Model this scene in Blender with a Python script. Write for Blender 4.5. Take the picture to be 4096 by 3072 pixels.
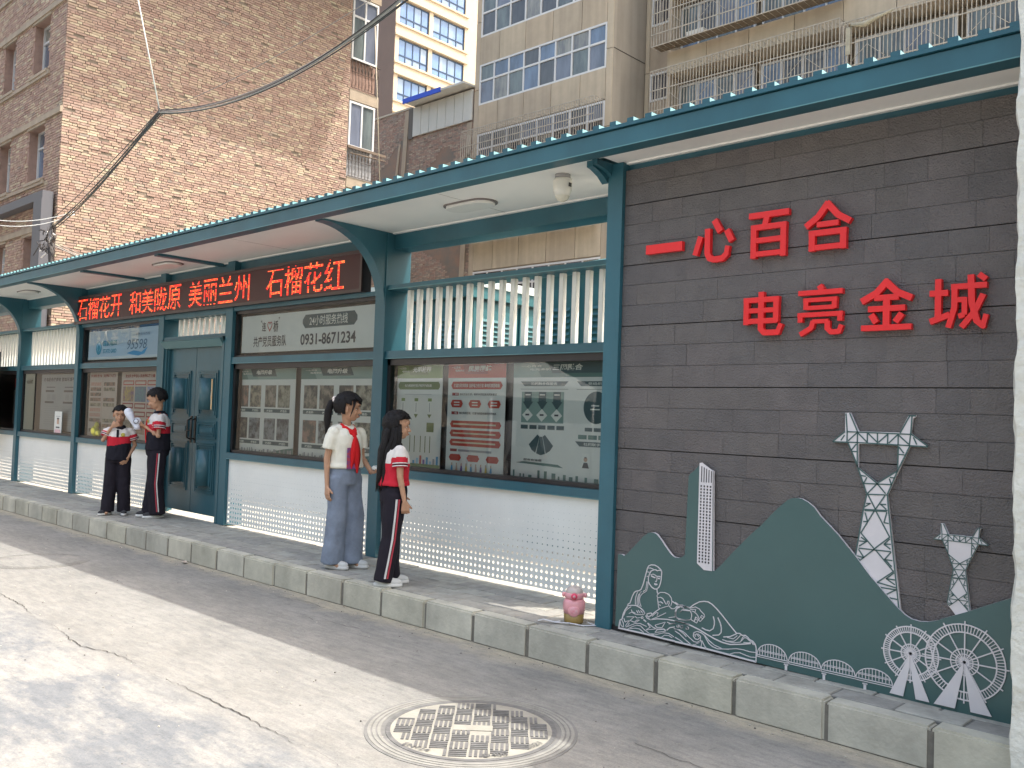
import bpy, bmesh, math, random
from mathutils import Vector, Matrix, noise
R=math.radians
random.seed(7)
for o in list(bpy.data.objects): bpy.data.objects.remove(o)
scene=bpy.context.scene
# ---------------- camera, sky, sun, exposure ----------------
cam_data=bpy.data.cameras.new('camera'); cam=bpy.data.objects.new('camera',cam_data)
scene.collection.objects.link(cam); scene.camera=cam
cam_data.sensor_width=36.0; cam_data.lens=36.0*3586.9/4096; cam_data.clip_end=600; cam_data.clip_start=.05
yaw,pitch,roll=R(43.255),R(2.143),R(1.968)
fwd=Vector((-math.sin(yaw)*math.cos(pitch),math.cos(yaw)*math.cos(pitch),math.sin(pitch)))
rt=Vector((math.cos(yaw),math.sin(yaw),0)); up=rt.cross(fwd)
r2=rt*math.cos(roll)+up*math.sin(roll); u2=-rt*math.sin(roll)+up*math.cos(roll)
M=Matrix((r2,u2,-fwd)).transposed().to_4x4(); M.translation=Vector((0,0,1.28)); cam.matrix_world=M
SUN=Vector((.40,.30,1.0)).normalized()
w=bpy.data.worlds.new('World'); scene.world=w; w.use_nodes=True
nt=w.node_tree; bg=nt.nodes['Background']; sk=nt.nodes.new('ShaderNodeTexSky'); sk.sky_type='NISHITA'; sk.sun_disc=False
sk.sun_elevation=math.asin(SUN.z); sk.sun_rotation=math.atan2(SUN.x,SUN.y)
sk.air_density=2.2; sk.dust_density=9.0; sk.ozone_density=1.0; sk.altitude=0
wb=nt.nodes.new('ShaderNodeMix'); wb.data_type='RGBA'; wb.blend_type='MULTIPLY'; wb.inputs[0].default_value=1; wb.inputs[7].default_value=(.98,1.0,1.08,1)  # hazy dust tinted sky
nt.links.new(sk.outputs[0],wb.inputs[6]); nt.links.new(wb.outputs[2],bg.inputs[0]); bg.inputs[1].default_value=.15
sl=bpy.data.lights.new('sun','SUN'); sl.energy=2.0; sl.angle=R(.5); sl.color=(1.0,.965,.90)
so=bpy.data.objects.new('sun',sl); scene.collection.objects.link(so); so.rotation_euler=SUN.to_track_quat('Z','Y').to_euler()
vs=scene.view_settings; vs.view_transform='Standard'; vs.look='None'; vs.gamma=1; vs.exposure=1.48; vs.use_curve_mapping=False
scene.cycles.max_bounces=8; scene.cycles.diffuse_bounces=4; scene.cycles.transparent_max_bounces=12
scene.cycles.caustics_reflective=False; scene.cycles.caustics_refractive=False
scene.cycles.use_denoising=True
C=scene.collection
# ---------------- materials ----------------
_m={}
def mat(name,col,rough=.6,metal=0,var=0,scale=8,bump=0,bscale=40,spec=.5,emit=0,col2=None,fac=.5,stretch=(1,1,1),coat=0,streak=0):
    if name in _m: return _m[name]
    m=bpy.data.materials.new(name); m.use_nodes=True; n=m.node_tree; b=n.nodes['Principled BSDF']
    b.inputs['Base Color'].default_value=(*col,1); b.inputs['Roughness'].default_value=rough; b.inputs['Metallic'].default_value=metal
    b.inputs['Specular IOR Level'].default_value=spec
    if coat: b.inputs['Coat Weight'].default_value=coat; b.inputs['Coat Roughness'].default_value=.08
    if emit:
        b.inputs['Emission Color'].default_value=(*col,1); b.inputs['Emission Strength'].default_value=emit
    tc=n.nodes.new('ShaderNodeTexCoord'); mp=n.nodes.new('ShaderNodeMapping'); mp.inputs['Scale'].default_value=stretch
    ge=n.nodes.new('ShaderNodeNewGeometry'); n.links.new(ge.outputs['Position'],mp.inputs[0])
    if var or col2:
        t=n.nodes.new('ShaderNodeTexNoise'); t.inputs['Scale'].default_value=scale; t.inputs['Detail'].default_value=7; t.inputs['Roughness'].default_value=.65
        n.links.new(mp.outputs[0],t.inputs['Vector'])
        cr=n.nodes.new('ShaderNodeValToRGB'); c2=col2 or tuple(max(0,c*(1-var)) for c in col); c1=col if col2 else tuple(min(1,c*(1+var)) for c in col)
        cr.color_ramp.elements[0].position=.5-.25*(fac*2); cr.color_ramp.elements[1].position=min(1,.5+.25*(fac*2))
        cr.color_ramp.elements[0].color=(*c2,1); cr.color_ramp.elements[1].color=(*c1,1)
        n.links.new(t.outputs[0],cr.inputs[0]); last=cr.outputs[0]
        if streak:
            mp2=n.nodes.new('ShaderNodeMapping'); mp2.inputs['Scale'].default_value=(3.2,3.2,.22); n.links.new(ge.outputs['Position'],mp2.inputs[0])
            t2=n.nodes.new('ShaderNodeTexNoise'); t2.inputs['Scale'].default_value=1; t2.inputs['Detail'].default_value=5; n.links.new(mp2.outputs[0],t2.inputs['Vector'])
            c3=n.nodes.new('ShaderNodeValToRGB'); c3.color_ramp.elements[0].position=.35; c3.color_ramp.elements[1].position=.6
            c3.color_ramp.elements[0].color=(1-streak,1-streak,1-streak,1); c3.color_ramp.elements[1].color=(1,1,1,1); n.links.new(t2.outputs[0],c3.inputs[0])
            mx=n.nodes.new('ShaderNodeMix'); mx.data_type='RGBA'; mx.blend_type='MULTIPLY'; mx.inputs[0].default_value=1
            n.links.new(last,mx.inputs[6]); n.links.new(c3.outputs[0],mx.inputs[7]); last=mx.outputs[2]
        n.links.new(last,b.inputs['Base Color'])
        if emit: n.links.new(last,b.inputs['Emission Color'])
    if bump:
        t=n.nodes.new('ShaderNodeTexNoise'); t.inputs['Scale'].default_value=bscale; t.inputs['Detail'].default_value=4
        n.links.new(mp.outputs[0],t.inputs['Vector'])
        bp=n.nodes.new('ShaderNodeBump'); bp.inputs['Strength'].default_value=bump; bp.inputs['Distance'].default_value=.01
        n.links.new(t.outputs[0],bp.inputs['Height']); n.links.new(bp.outputs[0],b.inputs['Normal'])
    _m[name]=m; return m
def glass(name,tint=(.9,.95,.95),rough=.0,ior=1.5):
    if name in _m: return _m[name]
    m=bpy.data.materials.new(name); m.use_nodes=True; n=m.node_tree; n.nodes.clear()
    o=n.nodes.new('ShaderNodeOutputMaterial'); mx=n.nodes.new('ShaderNodeMixShader'); tr=n.nodes.new('ShaderNodeBsdfTransparent'); gl=n.nodes.new('ShaderNodeBsdfGlossy'); fr=n.nodes.new('ShaderNodeFresnel')
    fr.inputs[0].default_value=ior; tr.inputs[0].default_value=(*tint,1); gl.inputs['Roughness'].default_value=rough
    n.links.new(fr.outputs[0],mx.inputs[0]); n.links.new(tr.outputs[0],mx.inputs[1]); n.links.new(gl.outputs[0],mx.inputs[2]); n.links.new(mx.outputs[0],o.inputs[0])
    _m[name]=m; return m
TEAL=mat('teal_paint',(.028,.115,.150),.38,var=.14,scale=2.2,bump=.05,bscale=90,streak=.16)
TEALD=mat('teal_door',(.035,.105,.130),.30,var=.16,scale=5,bump=.05,bscale=60)
TEALK=mat('teal_cabinet',(.028,.125,.14),.45,var=.15,scale=3)
WHITE=mat('white_soffit',(.86,.85,.81),.45,var=.04,scale=1.5)
PANEL=mat('white_metal_panel',(.78,.78,.74),.32,var=.10,scale=1.1)
SLATM=mat('white_slat',(.80,.79,.73),.4,var=.05,scale=9)
BLACK=mat('black_frame',(.018,.016,.018),.4,var=.3,scale=12)
BACKM=mat('brown_backing',(.030,.026,.027),.55,var=.2,scale=6)
PAPER=mat('paper_white',(.70,.70,.66),.6,var=.05,scale=4)
ROOFE=mat('roof_sheet',(.022,.10,.135),.35,var=.15,scale=4); ROOFSUN=mat('roof_sheet_sun_tint',(.22,.42,.44),.3,var=.15,scale=4)  # second material is the same sheet with sunlight put into its colour
TILES=[mat('dark_tile_%d'%i,c,.36,var=.20,scale=7,bump=.95,bscale=130,spec=.7) for i,c in enumerate([(.105,.092,.088),(.115,.098,.094),(.097,.085,.083),(.110,.095,.089)])]
JOINT=mat('dark_joint',(.045,.040,.040),.8)
RED=mat('red_letter',(.78,.018,.022),.35,var=.04,scale=5)
MTN=mat('muted_green_panel',(.055,.115,.112),.3,var=.10,scale=1.3)
ARTW=mat('art_white',(.66,.62,.63),.5,var=.05,scale=10)
KERBM=[mat('kerb_%d'%i,c,.85,var=.20,scale=6,bump=.35,bscale=45,streak=.22) for i,c in enumerate([(.50,.475,.385),(.53,.505,.42),(.46,.44,.37),(.52,.49,.40)])]
PAVE=[mat('paver_%d'%i,c,.85,var=.30,scale=9,bump=.4,bscale=60) for i,c in enumerate([(.33,.315,.275),(.37,.355,.31),(.30,.285,.255),(.35,.33,.285)])]
MORT=mat('pavement_joint',(.17,.165,.15),.95,var=.3,scale=20)
GLS=glass('showcase_glass')
# ---------------- mesh helpers ----------------
class MB:
    def __init__(s): s.v=[];s.f=[];s.m=[];s.sm=[]
    def add(s,vs,fs,mi=0,smooth=False):
        b=len(s.v); s.v+= [tuple(v) for v in vs]; s.f+=[tuple(b+i for i in f) for f in fs]; s.m+=[mi]*len(fs); s.sm+=[smooth]*len(fs); return s
    def box(s,x0,x1,y0,y1,z0,z1,mi=0):
        x0,x1=min(x0,x1),max(x0,x1);y0,y1=min(y0,y1),max(y0,y1);z0,z1=min(z0,z1),max(z0,z1)
        return s.add([(x0,y0,z0),(x1,y0,z0),(x1,y1,z0),(x0,y1,z0),(x0,y0,z1),(x1,y0,z1),(x1,y1,z1),(x0,y1,z1)],
          [(0,3,2,1),(4,5,6,7),(0,1,5,4),(1,2,6,5),(2,3,7,6),(3,0,4,7)],mi)
    def quad(s,a,b,c,d,mi=0): return s.add([a,b,c,d],[(0,1,2,3)],mi)
    def prismY(s,pts,y0,y1,mi=0,mside=None):  # pts (x,z) polygon facing -Y
        n=len(pts); area=sum(pts[i][0]*pts[(i+1)%n][1]-pts[(i+1)%n][0]*pts[i][1] for i in range(n))
        if area<0: pts=pts[::-1]
        v=[(x,y0,z) for x,z in pts]+[(x,y1,z) for x,z in pts]
        s.add(v,[tuple(range(n)),tuple(range(2*n-1,n-1,-1))],mi)
        s.add(v,[((i+1)%n,i,i+n,(i+1)%n+n) for i in range(n)],mi if mside is None else mside); return s
    def prismX(s,pts,x0,x1,mi=0):  # pts (y,z)
        n=len(pts); v=[(x0,y,z) for y,z in pts]+[(x1,y,z) for y,z in pts]
        s.add(v,[tuple(range(n-1,-1,-1)),tuple(range(n,2*n))]+[(i,(i+1)%n,(i+1)%n+n,i+n) for i in range(n)],mi); return s
    def bar(s,p0,p1,wd,y0,y1,mi=0):  # flat bar in the XZ plane
        (x0,z0),(x1,z1)=p0,p1; d=math.hypot(x1-x0,z1-z0)
        if d<1e-6: return s
        nx,nz=-(z1-z0)/d*wd/2,(x1-x0)/d*wd/2
        return s.prismY([(x0+nx,z0+nz),(x1+nx,z1+nz),(x1-nx,z1-nz),(x0-nx,z0-nz)],y0,y1,mi)
    def tube(s,pts,r,n=8,mi=0,cap=True,smooth=True):
        pts=[Vector(p) for p in pts]; rs=r if isinstance(r,(list,tuple)) else [r]*len(pts)
        up=None; rings=[]
        for i,p in enumerate(pts):
            t=(pts[min(i+1,len(pts)-1)]-pts[max(i-1,0)]).normalized()
            if up is None:
                up=t.orthogonal().normalized()
            up=(up-t*up.dot(t)).normalized(); b=t.cross(up)
            rings.append([p+(up*math.cos(2*math.pi*k/n)+b*math.sin(2*math.pi*k/n))*rs[i] for k in range(n)])
        v=[q for g in rings for q in g]; f=[]
        for i in range(len(pts)-1):
            for k in range(n):
                f.append((i*n+k,i*n+(k+1)%n,(i+1)*n+(k+1)%n,(i+1)*n+k))
        if cap: f+= [tuple(range(n-1,-1,-1)),tuple((len(pts)-1)*n+k for k in range(n))]
        return s.add(v,f,mi,smooth)
    def ell(s,c,r,nu=16,nv=10,mi=0,rot=None):
        v=[];f=[]
        for j in range(nv+1):
            th=math.pi*j/nv
            for i in range(nu):
                ph=2*math.pi*i/nu; q=Vector((r[0]*math.sin(th)*math.cos(ph),r[1]*math.sin(th)*math.sin(ph),r[2]*math.cos(th)))
                if rot is not None: q=rot@q
                v.append(Vector(c)+q)
        for j in range(nv):
            for i in range(nu): f.append((j*nu+i,(j+1)*nu+i,(j+1)*nu+(i+1)%nu,j*nu+(i+1)%nu))
        return s.add(v,f,mi,True)
    def loft(s,rings,mi=0,smooth=True,cap=True):
        n=len(rings[0]); v=[q for g in rings for q in g]; f=[]
        for i in range(len(rings)-1):
            for k in range(n): f.append((i*n+k,i*n+(k+1)%n,(i+1)*n+(k+1)%n,(i+1)*n+k))
        if cap: f+=[tuple(range(n-1,-1,-1)),tuple((len(rings)-1)*n+k for k in range(n))]
        return s.add(v,f,mi,smooth)
    def mesh(s,name,mats):
        me=bpy.data.meshes.new(name); me.from_pydata(s.v,[],s.f)
        for m in (mats if isinstance(mats,(list,tuple)) else [mats]): me.materials.append(m)
        me.polygons.foreach_set('material_index',s.m); me.polygons.foreach_set('use_smooth',s.sm); me.update(); return me
    def build(s,name,mats,parent=None,**kw): return put(name,s.mesh(name,mats),parent,**kw)
def put(name,me,parent=None,loc=None,rot=None,**kw):
    o=bpy.data.objects.new(name,me); C.objects.link(o)
    if parent is not None: o.parent=parent
    if loc is not None: o.location=loc
    if rot is not None: o.rotation_euler=rot
    for k,v in kw.items(): o[k]=v
    return o
def thing(name,label,cat,group=None,loc=(0,0,0),rz=0):
    o=bpy.data.objects.new(name,None); C.objects.link(o); o.empty_display_size=.1; o.location=loc; o.rotation_euler=(0,0,rz)
    o['label']=label; o['category']=cat
    if group: o['group']=group
    return o
def tag(o,label,cat,group=None):
    o['label']=label; o['category']=cat
    if group: o['group']=group
    return o
def boxo(name,b,m,parent=None,**kw): return MB().box(*b).build(name,m,parent,**kw)
def bevel(me,w=.003,seg=1):
    bm=bmesh.new(); bm.from_mesh(me)
    bmesh.ops.bevel(bm,geom=bm.edges[:],offset=w,segments=seg,affect='EDGES',clamp_overlap=True)
    bm.to_mesh(me); bm.free(); me.update(); return me
def textmesh(s,offset=0,extrude=0,shear=0):
    cu=bpy.data.curves.new('text','FONT'); cu.body=s; cu.size=1; cu.offset=offset; cu.extrude=extrude; cu.shear=shear; cu.resolution_u=3
    o=bpy.data.objects.new('text',cu); C.objects.link(o); bpy.context.view_layer.update()
    dg=bpy.context.evaluated_depsgraph_get(); me=bpy.data.meshes.new_from_object(o.evaluated_get(dg)); bpy.data.objects.remove(o); return me
def text(s,x0,x1,z0,z1,y,m,parent,name='lettering',offset=0,depth=0,shear=0,keep=False,**kw):
    """lettering standing in the XZ plane, read from -Y, fitted into a box"""
    me=textmesh(s,offset,depth/2 if depth else 0,shear)
    if len(me.vertices)==0: return None
    xs=[v.co.x for v in me.vertices]; ys=[v.co.y for v in me.vertices]
    a,b,c,d=min(xs),max(xs),min(ys),max(ys); sx=(x1-x0)/(b-a); sz=(z1-z0)/(d-c)
    if keep: sx=min(sx,sz); sz=sx
    for v in me.vertices:
        v.co=Vector((x0+(v.co.x-a)*sx,y-v.co.z,z0+(v.co.y-c)*sz))
    me.materials.clear(); me.materials.append(m)
    for p in me.polygons: p.material_index=0
    return put(name,me,parent,**kw)
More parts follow.
